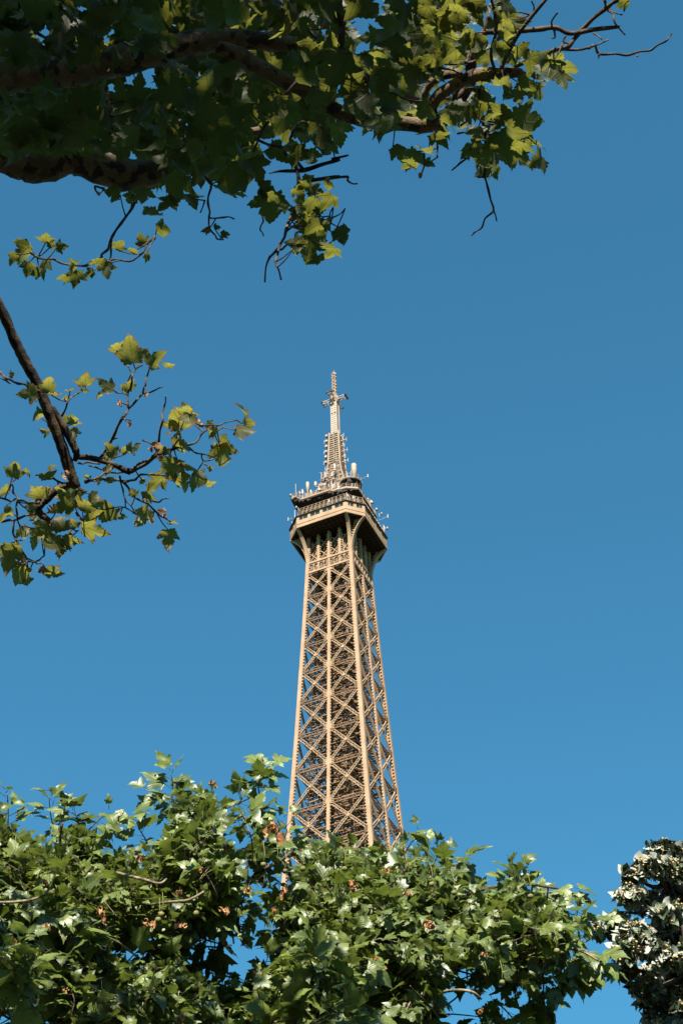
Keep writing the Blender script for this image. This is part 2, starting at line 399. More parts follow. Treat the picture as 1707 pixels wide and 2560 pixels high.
def octa(g, cut): return [(g, -g+cut), (g, g-cut), (g-cut, g), (-g+cut, g), (-g, g-cut), (-g, -g+cut), (-g+cut, -g), (g-cut, -g)]
G, CUT = 9.1, 3.18
b = MB(); b.prism(octa(G-.12, CUT), 270.95, 271.3)
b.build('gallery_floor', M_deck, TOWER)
b = MB()
for i in range(-8, 9):
    x = i*1.05
    L = min(8.7, 8.8+5.7-abs(x)) if abs(x) < 8.8 else 0
    if abs(x) < 8.7: b.beam((x, -L, 270.82), (x, L, 270.82), .16, .34); b.beam((-L, x, 270.62), (L, x, 270.62), .14, .3)
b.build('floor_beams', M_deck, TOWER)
def ring_wall(b, g, cut, z0, z1, th=.12):
    o = octa(g, cut); n2 = octa(g-th, cut-th*.41)
    n = 8; vs = [(x, y, z) for z in (z0, z1) for x, y in o]+[(x, y, z) for z in (z0, z1) for x, y in n2]; fs = []
    for i in range(n):
        j = (i+1) % n
        fs += [(i, j, n+j, n+i), (2*n+j, 2*n+i, 3*n+i, 3*n+j), (i, 2*n+i, 2*n+j, j), (n+i, n+j, 3*n+j, 3*n+i)]
    b.add(vs, fs)
b = MB(); ring_wall(b, G, CUT, 270.68, 271.5, .25); b.build('lower_fascia', M_iron, TOWER)
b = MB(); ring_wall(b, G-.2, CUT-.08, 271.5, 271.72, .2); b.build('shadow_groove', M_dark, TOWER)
b = MB(); ring_wall(b, G-.03, CUT-.01, 271.7, 272.75, .25)
o = octa(G-.03, CUT-.01)
for i in range(8):
    p, q = np.array(o[i]), np.array(o[(i+1) % 8]); d = nrm(q-p); nn = np.array([d[1], -d[0]]); L = np.linalg.norm(q-p); n = 8 if L > 6 else 3
    for j in range(1, n):
        c2 = p+d*L*j/n+nn*.012; b.beam((*c2, 271.72), (*c2, 272.73), .05, .05)
b.build('panel_band', M_iron, TOWER)
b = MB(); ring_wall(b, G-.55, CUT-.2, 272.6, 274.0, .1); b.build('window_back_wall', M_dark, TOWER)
b = MB(); o = octa(G-.04, CUT-.02)
for i in range(8):
    p, q = np.array(o[i]), np.array(o[(i+1) % 8]); d = nrm(q-p); nn = np.array([d[1], -d[0]]); L = np.linalg.norm(q-p); n = 4 if L > 6 else 2
    pw = .62
    for j in range(n+1):
        c2 = p+d*min(max(L*j/n, .3), L-.3)-nn*.2; b.beam((*c2, 272.74), (*c2, 273.95), pw, .34, (*nn, 0))
    cc = p-nn*.14; ce = q-nn*.14; b.beam((*cc, 273.88), (*ce, 273.88), .14, .3)
    for j in range(n):
        s0, s1 = L*j/n+.3, L*(j+1)/n-.3; wn = MB()
        a2, b2 = p+d*s0-nn*.2, p+d*s1-nn*.2; wn.beam((*a2, 273.3), (*b2, 273.3), .05, 1.0)
        wo = wn.build('window', M_glass, TOWER); fr = MB()
        for f in (.0, .5, 1.): c2 = a2+(b2-a2)*f+nn*.06; fr.beam((*c2, 272.85), (*c2, 273.75), .1, .1)
        c0, c1 = a2+nn*.06, b2+nn*.06; fr.beam((*c0, 272.84), (*c1, 272.84), .09, .06)
        fr.build('mullion', M_iron, wo)
b.build('window_piers', M_iron, TOWER)
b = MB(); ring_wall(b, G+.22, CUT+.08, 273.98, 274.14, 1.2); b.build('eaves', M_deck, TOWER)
b = MB(); b.prism(octa(G-.9, CUT-.3), 274.0, 274.2); b.build('terrace_floor', M_deck, TOWER)
# safety cage round the terrace
b = MB(); o0 = octa(8.85, CUT-.1); o1 = octa(8.3, CUT-.2)
for i in range(8):
    p, q, p1, q1 = map(np.array, (o0[i], o0[(i+1) % 8], o1[i], o1[(i+1) % 8])); L = np.linalg.norm(q-p); n = max(2, int(L/1.0))
    for j in range(n):
        f = j/n; a = p+(q-p)*f; c2 = p1+(q1-p1)*f
        b.beam((*a, 274.15), (*(a*.7+c2*.3), 275.6), .10); b.beam((*(a*.7+c2*.3), 275.6), (*c2, 277.0), .09)
    for z, f in ((274.6, .06), (275.2, .2), (275.6, .3), (276.2, .6), (277.0, 1.0)):
        a = p*(1-f)+p1*f; c2 = q*(1-f)+q1*f; b.beam((*a, z), (*c2, z), .07)
    for j in range(n*3):
        f = (j+.5)/(n*3); a = p+(q-p)*f; c2 = p1+(q1-p1)*f; b.beam((*a, 274.2), (*(a*.72+c2*.28), 275.5), .035)
b.build('safety_cage', M_rust, TOWER)
# cabin, upper platform and equipment
b = MB(); b.prism(octa(4.9, 1.9), 274.2, 280.3)
for x, y in octa(4.93, 1.9): b.box((x, y, 277.2), (.35, .35, 6.0))
b.build('cabin', M_iron, TOWER)
b = MB()
for i in range(8):
    o = octa(4.95, 1.9); p, q = np.array(o[i]), np.array(o[(i+1) % 8])
    for f in (.2, .5, .8): c2 = p+(q-p)*f; b.box((*c2, 276.6), (.8, .8, 1.3))
b.build('cabin_windows', M_glass, TOWER)
b = MB(); pl = [(7.6, -5.6), (7.5, 1.5), (7.0, 1.9), (6.6, 5.2), (5.2, 7.4), (-5, 7.4), (-7.5, 5), (-7.5, -5), (-5, -7.6), (5.4, -7.9), (8.6, -7.6), (9.0, -6.2)]
b.prism(pl, 280.45, 280.85); b.build('upper_platform', M_iron, TOWER)
b = MB(); b.prism([(x*.985, y*.985) for x, y in pl], 280.2, 280.43)
for i in range(60):
    t = rng.uniform(0, 1); j = int(rng.integers(0, len(pl))); p, q = np.array(pl[j]), np.array(pl[(j+1) % len(pl)]); c2 = (p+(q-p)*t)*rng.uniform(.86, .96)
    b.box((*c2, 280.0), (rng.uniform(.2, .8), rng.uniform(.2, .8), rng.uniform(.3, .9)))
b.build('platform_underside', M_dark, TOWER)
b = MB()
for i in range(len(pl)):
    p, q = np.array(pl[i])*.97, np.array(pl[(i+1) % len(pl)])*.97; L = np.linalg.norm(q-p); n = max(1, int(L/1.1))
    for j in range(n): c2 = p+(q-p)*j/n; b.beam((*c2, 280.8), (*c2, 282.1), .08)
    for z in (281.2, 281.65, 282.1): b.beam((*p, z), (*q, z), .06)
b.build('railing', M_rust, TOWER)
# drum platform carrying the large radome
b = MB(); RX, RY = 3.9, 5.1
ring = [(RX+2.5*math.cos(t), RY+2.5*math.sin(t)) for t in np.linspace(0, 2*math.pi, 17)[:-1]]
b.prism([(RX+(x-RX)*.28-.9, RY+(y-RY)*.28-1.6) for x, y in ring], 280.9, 283.3, 0, [(RX+(x-RX)*.6-.2, RY+(y-RY)*.6-.4) for x, y in ring]); b.prism(ring, 283.5, 283.9)
for i in range(60):
    t = rng.uniform(0, 6.28); rr = rng.uniform(.8, 2.4); b.box((RX+rr*math.cos(t), RY+rr*math.sin(t), rng.uniform(282.6, 283.5)), (rng.uniform(.2, .7), rng.uniform(.2, .7), rng.uniform(.3, 1.0)))
for i in range(8): b.beam((*ring[i*2], 283.5), (RX-.9, RY-1.6, 281.5), .16)
b.build('equipment_drum', M_dark, TOWER)
b = MB(); b.prism(ring, 283.92, 284.1)
for i in range(16): b.beam((*ring[i], 284.1), (*ring[i], 285.0), .07); b.beam((*ring[i], 284.95), (*ring[(i+1) % 16], 284.95), .06)
b.build('drum_railing', M_rust, TOWER)
QX, QY = 3.2, 5.7
b = MB(); b.cyl((QX, QY, 284.1), (QX, QY, 286.0), .5, .5, 12); b.cyl((QX, QY, 285.8), (QX, QY, 290.2), .64, .64, 16, 0, True)
for z in (286.6, 288.0, 289.4): b.cyl((QX, QY, z), (QX, QY, z+.07), .67, .67, 16)
b.build('radome', M_white, TOWER, True)
b = MB(); b.cyl((3.2, -5.9, 280.8), (3.2, -5.9, 287.0), .17, .17, 10); b.cyl((3.2, -5.9, 286.6), (3.2, -5.9, 289.6), .42, .42, 14, 0, True); b.build('radome', M_white, TOWER, True)
# lattice pyramid at the foot of the mast
b = MB(); zs = np.linspace(280, 295.4, 9)
def hw(z): return float(np.interp(z, [280, 284, 288, 292, 295.4, 305.7], [5.2, 4.1, 2.9, 1.9, 1.5, 1.15]))
for z0, z1 in zip(zs[:-1], zs[1:]):
    for kf in range(4):
        a, c = hw(z0), hw(z1); N = FN(kf)
        b.beam(FP(kf, a, a, z0), FP(kf, c, c, z1), .26); b.beam(FP(kf, a, -a, z0), FP(kf, c, c, z1), .13); b.beam(FP(kf, a, a, z0), FP(kf, c, -c, z1), .13)
        b.beam(FP(kf, a, -a, z0), FP(kf, a, a, z0), .18); b.beam(FP(kf, (a+c)/2, -(a+c)/2, (z0+z1)/2), FP(kf, (a+c)/2, (a+c)/2, (z0+z1)/2), .1)
        b.beam(FP(kf, a*.9, 0, z0), FP(kf, c*.9, 0, z1), .2); b.beam(FP(kf, a*.6, a*.5, z0), FP(kf, c*.6, c*.5, z1), .22); b.beam(FP(kf, a*.4, -a*.4, z0), FP(kf, c*.6, -c*.5, z1), .25)
b.build('mast_foot', M_rust, TOWER)
b = MB()
for z in np.arange(295.4, 305.5, .74):
    a = hw(z); c = hw(z+.74)
    for kf in range(4):
        b.beam(FP(kf, a, a, z), FP(kf, c, c, z+.75), .34); b.box(FP(kf, a-.05, 0, z+.1), (.24, a*2, .24) if kf % 2 == 0 else (a*2, .24, .24))
        b.beam(FP(kf, a-.1, .05, z), FP(kf, c-.1, .05, z+.75), .22)
    b.beam((0, 0, z), (0, 0, z+.74), .5)
b.build('mast_lattice', M_rust, TOWER)
for i, z in enumerate(np.arange(296.3, 305.4, 1.75)):     # panel antennas and side arms up the lattice
    a = hw(z)
    b = MB(); b.box((a*.6, -a-.65, z+.25), (1.1, .55, .55)); b.beam((a*.6, -a-.4, z), (a*.3, -a+.2, z), .14); b.build('panel_antenna', M_ant, TOWER)
    b = MB(); q = 1.1+.7*(i % 2); b.beam((0, -a, z-.4), (0, -a-q, z-.4), .16); b.beam((0, -a-q, z-.9), (0, -a-q, z+.3), .08); b.build('arm_antenna', M_ant, TOWER)
    b = MB(); q = 1.5-.6*(i % 2); b.beam((0, a, z-.2), (0, a+q, z-.2), .18); b.beam((0, a+q, z-.8), (0, a+q, z+.5), .08); b.build('arm_antenna', M_ant, TOWER)
    b = MB(); b.beam((a, .2, z+.2), (a+.8, .4, z+.2), .12); b.beam((a+.8, .4, z-.5), (a+.8, .4, z+.9), .12); b.build('arm_antenna', M_ant, TOWER)
b = MB(); z = 305.5
while z < 316.6:
    b.box((0, 0, z+.31), (1.42, 1.42, .58)); z += .74
for x, y in ((.74, .72), (.74, -.72), (-.74, .72), (-.74, -.72), (.76, -.1)): b.box((x, y, 311.1), (.16, .16, 11.2))
b.build('mast_column', M_white, TOWER)
b = MB(); b.box((0, 0, 311.1), (1.2, 1.2, 11.3)); b.box((.72, .35, 312.6), (.06, .5, .3)); b.box((.35, .72, 312.6), (.5, .06, .3)); b.box((.72, -.4, 312.6), (.06, .4, .3)); b.build('mast_core', M_dark, TOWER)
b = MB(); ring = [(1.35*math.cos(t), 1.35*math.sin(t)) for t in np.linspace(.39, 2*math.pi+.39, 9)[:-1]]
b.prism([(x*.75, y*.75) for x, y in ring], 316.7, 317.6, 0, ring); b.prism(ring, 317.62, 318.2); b.build('mast_hub', M_rust, TOWER)
for kf in range(4):
    b = MB()
    for s_ in (-.4, .4):
        for z in (317.3, 318.1): b.beam(FP(kf, .8, s_, z), FP(kf, 3.0, s_, z), .13)
        b.beam(FP(kf, 1.2, s_, 317.3), FP(kf, 2.2, s_, 318.1), .08); b.beam(FP(kf, 2.2, s_, 318.1), FP(kf, 3.0, s_, 317.3), .08)
    for x in (1.4, 2.2, 3.0): b.beam(FP(kf, x, -.4, 317.3), FP(kf, x, .4, 317.3), .1)
    ar = b.build('cross_arm', M_ant, TOWER)
    b = MB(); b.beam(FP(kf, 3.05, -.95, 317.7), FP(kf, 3.05, .95, 317.7), .32, .34); b.beam(FP(kf, 3.05, .8, 317.2), FP(kf, 3.05, .8, 318.3), .12); b.build('dipole', M_dark, ar)
b = MB()
for sx in (-1, 1):
    for sy in (-1, 1): b.beam((sx*.36, sy*.36, 318.2), (sx*.3, sy*.3, 326.8), .14)
for z in np.arange(318.4, 326.7, .55):
    for kf in range(4): b.beam(FP(kf, .34, -.34, z), FP(kf, .34, .34, z+.5), .08); b.beam(FP(kf, .34, -.34, z), FP(kf, .34, .34, z), .08)
    if int(z*2) % 2:
        for kf in range(4): b.box(FP(kf, .5, .05, z+.3), (.16, .22, .5) if kf % 2 == 0 else (.22, .16, .5))
b.beam((0, 0, 318), (0, 0, 326.8), .3)
b.build('spire', M_rust, TOWER)
b = MB(); b.cyl((0, 0, 326.8), (0, 0, 327.3), .52, .42, 12); b.cyl((0, 0, 327.3), (0, 0, 328.6), .05, .02, 6); b.build('spire_cap', M_white, TOWER)
# whips, dishes and boxes round the top
for i in range(68):
    j = int(rng.integers(0, len(pl))); p, q = np.array(pl[j]), np.array(pl[(j+1) % len(pl)]); c2 = (p+(q-p)*rng.uniform(0, 1))*rng.uniform(.45, .97)
    b = MB(); h = rng.uniform(1.4, 4.2); z = 280.85; r = rng.choice([.07, .1, .14])
    b.cyl((*c2, z), (*c2, z+h), r, r*.8, 6)
    kind = i % 4
    if kind == 0: b.cyl((*c2, z+h*.55), (*c2, z+h), .22, .22, 8)
    if kind == 1: b.box((*c2, z+h*.8), (.5, .5, 1.0))
    if kind == 2:
        for zz in (z+h*.6, z+h*.85): b.beam((c2[0]-.5, c2[1]+.2, zz), (c2[0]+.5, c2[1]-.2, zz), .07)
    b.build('antenna', M_ant if i % 3 else M_rust, TOWER)
for i in range(30):
    o = octa(8.9, CUT); j = int(rng.integers(0, 8)); p, q = np.array(o[j]), np.array(o[(j+1) % 8]); c2 = (p+(q-p)*rng.uniform(0, 1))*rng.uniform(.9, 1.03)
    z = 274.2+rng.uniform(0, .8); h = rng.uniform(1.5, 3.6); b = MB(); b.cyl((*c2, z), (*c2, z+h), .10, .08, 6)
    if i % 2: b.box((*(c2*1.015), z+h*.75), (.3, .3, .8))
    b.build('antenna', M_ant if i % 3 else M_rust, TOWER)
for (x, y, z, r) in ((8.9, -7.2, 281.3, .5), (7.9, -7.4, 282.0, .4), (9.4, 4.4, 277.6, .5), (3.0, 9.4, 277.0, .7), (1.0, 9.6, 276.5, .6), (-1.5, 9.7, 277.4, .45), (7.3, -1.0, 281.6, .6), (6.6, 3.4, 281.0, .5), (-5.6, 9.2, 276.6, .6), (9.6, -5.5, 276.2, .45)):
    b = MB(); d = nrm((x, y, .1)); r *= .75; b.cyl((x, y, z), np.array((x, y, z))+d*.35, r*.5, r, 14); b.beam((x*.97, y*.97, z-1.1), (x*.97, y*.97, z+.2), .1); b.build('dish_antenna', M_ant, TOWER, True)
for (x, y, z) in ((4.5, -10.2, 279.0), (-3.5, 10.6, 278.0), (2.2, 8.6, 286.5)):
    b = MB(); s_ = 1 if y > 0 else -1; b.beam((x, y-s_*2.2, z-.3), (x, y, z), .06); b.cyl((x, y, z-.5), (x, y, z+.5), .11, .11, 8); b.build('outrigger_antenna', M_ant, TOWER)
for i in range(96):                                       # whips crowding the foot of the mast
    z = 280+rng.uniform(.5, 11); a = hw(z)*rng.uniform(.75, 1.5)+.3; t = rng.uniform(0, 6.283); h = rng.uniform(1.0, 2.6); x, y = a*math.cos(t)*1.1, a*math.sin(t)*1.1
    b = MB(); b.cyl((x, y, z), (x, y, z+h), rng.choice([.09, .13, .19]), None, 6); b.beam((x, y, z+.3), (x*.45, y*.45, z+.1), .16)
    if i % 3 == 0: b.box((x, y, z+h*.6), (.5, .5, 1.2))
    if i % 3 == 1: b.beam((x-.6, y+.25, z+h*.8), (x+.6, y-.25, z+h*.8), .15)
    b.build('whip_antenna', M_ant if i % 2 else M_rust, TOWER)
# lower stages behind the trees
for zz, g in ((116, 19.5), (57, 36)):
    b = MB(); b.prism([(g, -g), (g, g), (-g, g), (-g, -g)], zz-2.5, zz); 
    for kf in range(4):
        b.beam(FP(kf, g, -g, zz+1), FP(kf, g, g, zz+1), .3)
        for i in range(25): b.beam(FP(kf, g, -g+i*g/12, zz), FP(kf, g, -g+i*g/12, zz+1), .2)
    b.build('lower_platform', M_iron, TOWER)
for kf in range(4):
    b = MB(); hz = [0, 14, 28, 42, 57, 72, 87, 102, 116]
    def leg(z, a, c): 
        w = wz(z); t = max(5.0, 13-.07*z); return FP(kf, w-t*a, w-t*c, z)
    for z0, z1 in zip(hz[:-1], hz[1:]):
        cs = [(0, 0), (1, 0), (1, 1), (0, 1)]
        for i in range(4):
            a, c = cs[i], cs[(i+1) % 4]; b.beam(leg(z0, *a), leg(z1, *a), 1.0); b.beam(leg(z0, *a), leg(z1, *c), .6); b.beam(leg(z0, *c), leg(z1, *a), .6); b.beam(leg(z1, *a), leg(z1, *c), .6)
    b.build('leg', M_iron, TOWER)

# ------------------------------------------------------------------ leaves
def plane_leaf(seed, thin=1.0):
    r = np.random.default_rng(seed)
    half = [(0, .03), (.09, -.06), (.20, -.03), (.31, -.09), (.345, .02), (.31, .07), (.42, .10), (.415, .19), (.50, .25), (.67, .43), (.53, .415), (.50, .48), (.40, .44), (.32, .465), (.205, .42),
            (.29, .56), (.275, .63), (.225, .655), (.215, .74), (.145, .78), (.12, .87), (.06, .92)]
    lob = r.uniform(.88, 1.12, 2)
    R = [(x*lob[0]*thin, y) for x, y in half]; Lh = [(-x*lob[1]*thin, y+r.normal()*.01) for x, y in half[1:]][::-1]
    out = R+[(0.0, 1.06)]+Lh
    out = [(x+r.normal()*.008, y+r.normal()*.008) for x, y in out]
    inner = [(0, .2), (0, .4), (0, .6), (0, .8), (.17, .14), (-.17, .14), (.3, .26), (-.3, .26), (.13, .35), (-.13, .35), (.42, .33), (-.42, .33), (.12, .58), (-.12, .58), (.2, .02), (-.2, .02)]
    pts = [Vector(p) for p in out]+[Vector((x*thin, y)) for x, y in inner]
    n = len(out); res = geometry.delaunay_2d_cdt(pts, [(i, (i+1) % n) for i in range(n)], [list(range(n))], 1, 1e-5)
    v2 = np.array([(p.x, p.y) for p in res[0]]); tris = np.array([t for f in res[2] for t in [f] if len(f) == 3])
    edge = np.array([1.0 if any(j < n for j in ids) else 0.0 for ids in res[3]])
    x, y = v2[:, 0], v2[:, 1]
    fold = r.uniform(.05, .32); droop = r.uniform(.05, .45); wav = r.uniform(.02, .06); tw = r.normal()*.18
    z = fold*np.abs(x)-droop*(np.clip(y, 0, 2))**2*.6-r.uniform(.1, .5)*np.abs(x)**2+wav*np.sin(9*x+r.uniform(0, 6))*np.cos(8*y+r.uniform(0, 6))+tw*x*y
    z += edge*r.normal(size=len(x))*.012
    V = np.stack([x, y, z], 1); return V, tris, np.stack([x/thin, y, edge], 1)
def curled_leaf(seed):
    V, T, A = plane_leaf(seed); r = np.random.default_rng(seed); V = V.copy()
    a = V[:, 0]*r.uniform(3, 5); V[:, 0] = np.sin(a)*.22; V[:, 2] += .25*(1-np.cos(a))+r.normal(size=len(V))*.03
    b2 = V[:, 1]*r.uniform(1, 2.2); V[:, 1] = np.sin(b2)/1.7; V[:, 2] += .3*(1-np.cos(b2)); return V, T, A
def bent_leaf(seed):
    V, T, A = plane_leaf(seed); r = np.random.default_rng(seed+9); V = V.copy(); A0 = A
    lob = r.uniform(0, .55); rad = np.hypot(V[:, 0], V[:, 1]-.45); f = 1-lob*np.clip(rad-.42, 0, 1)*1.2; V[:, 0] *= f; V[:, 1] = .45+(V[:, 1]-.45)*f
    k1 = r.uniform(-1.6, 2.6); k1 = k1 if abs(k1) > .5 else .8; a = V[:, 0]*k1; z = V[:, 2]; V[:, 0] = np.sin(a)/k1; V[:, 2] = z+(1-np.cos(a))/k1
    k2 = r.uniform(.3, 2.0); b2 = V[:, 1]*k2; y = np.sin(b2)/k2; V[:, 2] -= (1-np.cos(b2))/k2*.9; V[:, 1] = y
    V[:, 2] += .05*np.sin(11*V[:, 1]+r.uniform(0, 6))*np.sign(V[:, 0])*np.abs(V[:, 0])*2
    return V, T, A0
def round_leaf(seed):
    r = np.random.default_rng(seed); n = 14; out = []
    for i in range(n):
        t = 2*math.pi*i/n; rr = .5*(1+.1*math.cos(2*t)); x = rr*math.sin(t); y = .45-rr*math.cos(t)
        if i == 0: y += .12
        if i == n//2: y += .14
        out.append((x, y))
    V = [(x, y, .25*abs(x)-.25*y*y+r.normal()*.02) for x, y in out]+[(0, .2, 0), (0, .5, -.03), (0, .75, -.1)]
    pts = [Vector((p[0], p[1])) for p in V]; res = geometry.delaunay_2d_cdt(pts, [(i, (i+1) % n) for i in range(n)], [list(range(n))], 1, 1e-5)
    v2 = np.array([(p.x, p.y) for p in res[0]]); z = .25*np.abs(v2[:, 0])-.3*v2[:, 1]**2+r.normal(size=len(v2))*.02
    return np.column_stack([v2, z]), np.array([f for f in res[2] if len(f) == 3]), np.column_stack([v2, np.zeros(len(v2))])
T_PLANE = [plane_leaf(100+i) for i in range(14)]
T_BENT = T_PLANE[:4]+[bent_leaf(700+i) for i in range(12)]
T_CURL = [curled_leaf(300+i) for i in range(6)]
T_ROUND = [round_leaf(500+i) for i in range(6)]

class Leaves:
    def __init__(s): s.V = []; s.T = []; s.A = []; s.t = []; s.n = 0
    def add(s, tpl, base, axis, normal, size, tint, off=0.0):
        V, T, A = tpl; y = nrm(axis); z = np.asarray(normal, float); z = z-y*np.dot(z, y); z = nrm(z); x = np.cross(y, z)
        P = (V[:, :1]*x+V[:, 1:2]*y+(V[:, 2:3]+off)*z)*size+np.asarray(base)
        s.V.append(P); s.T.append(T+s.n); s.A.append(A); s.t.append(np.full(len(V), tint)); s.n += len(V)
    def build(s, name, mat, parent, kind=None, stalks=()):
        nleaf = sum(len(t) for t in s.T); mats = [mat]; mi = [0]*nleaf
        for mb, mm in stalks:                            # leaf stalks and shoots belong to the foliage
            if not mb.v: continue
            tr = []
            for f in mb.f: tr += [(f[0], f[j], f[j+1]) for j in range(1, len(f)-1)]
            s.V.append(np.array(mb.v)); s.T.append(np.array(tr)+s.n); s.A.append(np.zeros((len(mb.v), 3))); s.t.append(np.zeros(len(mb.v))); s.n += len(mb.v)
            mi += [len(mats)]*len(tr); mats.append(mm)
        V = np.concatenate(s.V); T = np.concatenate(s.T); me = bpy.data.meshes.new(name)
        me.vertices.add(len(V)); me.vertices.foreach_set('co', V.ravel().astype(np.float32))
        me.loops.add(len(T)*3); me.loops.foreach_set('vertex_index', T.ravel().astype(np.int32))
        me.polygons.add(len(T)); me.polygons.foreach_set('loop_start', np.arange(0, len(T)*3, 3, dtype=np.int32))
        me.update(calc_edges=True); me.polygons.foreach_set('use_smooth', np.ones(len(T), bool))
        a = me.attributes.new('leaf', 'FLOAT_VECTOR', 'POINT'); a.data.foreach_set('vector', np.concatenate(s.A).ravel().astype(np.float32))
        a = me.attributes.new('tint', 'FLOAT', 'POINT'); a.data.foreach_set('value', np.concatenate(s.t).astype(np.float32))
        
        for mm in mats: me.materials.append(mm)
        if len(mats) > 1: me.polygons.foreach_set('material_index', np.array(mi, np.int32))
        me.validate()
        o = bpy.data.objects.new(name, me); COL.objects.link(o); o.parent = parent
        if kind: o['kind'] = kind
        return o

def smooth(pts, sub=5):
    pts = [np.asarray(p, float) for p in pts]; out = []
    for i in range(len(pts)-1):
        p0, p1, p2, p3 = pts[max(i-1, 0)], pts[i], pts[i+1], pts[min(i+2, len(pts)-1)]
        for j in range(sub):
            t = j/sub; out.append(.5*((2*p1)+(p2-p0)*t+(2*p0-5*p1+4*p2-p3)*t*t+(3*p1-p0-3*p2+p3)*t**3))
    out.append(pts[-1]); return out
def in_poly(x, y, poly):
    x = np.asarray(x, float); y = np.asarray(y, float); r = np.zeros(x.shape, bool); n = len(poly)
    for i in range(n):
        x0, y0 = poly[i]; x1, y1 = poly[(i+1) % n]
        if y0 == y1: continue
        c = ((y0 > y) != (y1 > y)) & (x < (x1-x0)*(y-y0)/(y1-y0)+x0); r ^= c
    return r
def d_poly(x, y, poly):
    best = np.full(np.shape(x), 1e9); n = len(poly)
    for i in range(n):
        a = np.array(poly[i], float); b2 = np.array(poly[(i+1) % n], float); d = b2-a; L = (d@d) or 1
        t = np.clip(((x-a[0])*d[0]+(y-a[1])*d[1])/L, 0, 1); best = np.minimum(best, np.hypot(x-a[0]-t*d[0], y-a[1]-t*d[1]))
    return best
def world_r(px, dist): return px/F_PX*dist

def limb_px(b, pts, dist, n=12, jit=.0, sub=5, wob=0.0):
    """pts: (x, y, radius px[, dist]) in photo pixels"""
    P = [at_dist(q[0], q[1], q[3] if len(q) > 3 else dist) for q in pts]
    R = [world_r(q[2], q[3] if len(q) > 3 else dist) for q in pts]
    C = smooth(P, sub); RR = list(np.interp(np.linspace(0, len(P)-1, len(C)), range(len(P)), R))
    if wob:
        ph = rng.uniform(0, 6); RR = [r*(1+wob*math.sin(i*1.7+ph)+rng.normal()*wob*.6) for i, r in enumerate(RR)]
    b.tube(C, RR, n, jit=jit); return C
def twig_px(adopt, pts, dist, r0, r1, tips):
    b = MB(); pts = [tuple(p) for p in pts]; P = []
    d0, d1 = dist if isinstance(dist, tuple) else (dist, dist); dist = d1; dj = rng.normal()*.05; n0 = len(pts)-1
    for i, p in enumerate(pts): P.append(at_dist(p[0], p[1], d0+(d1-d0)*i/n0+dj+rng.normal()*.06))
    C = []
    for p, q in zip(P[:-1], P[1:]):                      # slightly crooked between nodes
        C.append(p); L = np.linalg.norm(q-p); C.append((p+q)/2+rng.normal(size=3)*L*.05)
    C.append(P[-1]); n = len(C); RR = [world_r(r0+(r1-r0)*i/(n-1), dist)*(1.35 if i % 2 == 0 else 1.0) for i in range(n)]
    C2 = smooth(C, 3); R2 = list(np.interp(np.linspace(0, n-1, len(C2)), range(n), RR))
    b.tube(C2, R2, 6); tips.extend(C2); adopt(b.build('twig', M_twig, None, True)); return C2

def hand_leaf(Lv, b, x, y, width, ang, dist, tips, tint, tpl=None, tilt=.45, link=90, up=.0, glow=.3):
    """leaf whose centre is seen at pixel x, y; ang: where its tip points in the picture"""
    c = at_dist(x, y, dist); a = math.radians(ang); size = world_r(width, dist)*.92
    ax = nrm(RT*math.cos(a)+UP*math.sin(a)+FW*rng.normal()*tilt)
    nv = nrm(-FW*1.0+np.array([0, 0, up])+rng.normal(size=3)*tilt)
    if nv[2] < 0 and rng.random() < .93: nv = -nv
    if tint >= .8 or (tint > .25 and rng.random() < glow):                # blade lying level: the sun shines through it
        nv = nrm(np.array([0, .05, 1])+rng.normal(size=3)*.22); ax = nrm(ax-nv*np.dot(ax, nv))
    base = c-ax*size*.42; Lv.add(tpl or (pool := T_BENT)[rng.integers(0, len(T_BENT))], base, ax, nv, size, tint)
    if tips is not None and len(tips):
        A = np.array(tips); d = np.linalg.norm(A-base, axis=1); j = int(d.argmin())
        if d[j] < world_r(link, dist): petiole(b, A[j], base, world_r(1.5, dist))
def petiole(b, p, q, r):
    mid = (p+q)/2+np.array([0, 0, -.1])*np.linalg.norm(q-p); b.tube(smooth([p, mid, q], 3), [r*1.2]*3+[r]*4, 5)

Z4 = lambda x, y: (x/1.845, y/1.845)
Z5 = lambda x, y: (700+x/1.557, y/1.557)
Z6 = lambda x, y: (x/2.24, 740+y/2.24)
Z7 = lambda x, y: (x/1.845, 1850+y/1.845)
Z8 = lambda x, y: (850+x/1.83, 1850+y/1.83)

def random_leaf_cloud(Lv, n, fn, size, tpls=T_PLANE, nz=1.0, tilt=.6):
    k = 0
    while k < n:
        p = fn()
        if p is None: continue
        ax = nrm(np.append(rng.normal(size=2), -.35)); nv = nrm(np.array([0, 0, nz])+rng.normal(size=3)*tilt)
        Lv.add(tpls[rng.integers(0, len(tpls))], p, ax, nv, size*rng.uniform(.7, 1.15), rng.random()); k += 1
def hidden_from_frame(p, margin=40):
    d = p-EYE; z = d@FW
    if z <= 0: return True
    x = CX+F_PX*(d@RT)/z; y = CY-F_PX*(d@UP)/z
    return not (-margin < x < 1707+margin and -margin < y < 2560+margin)

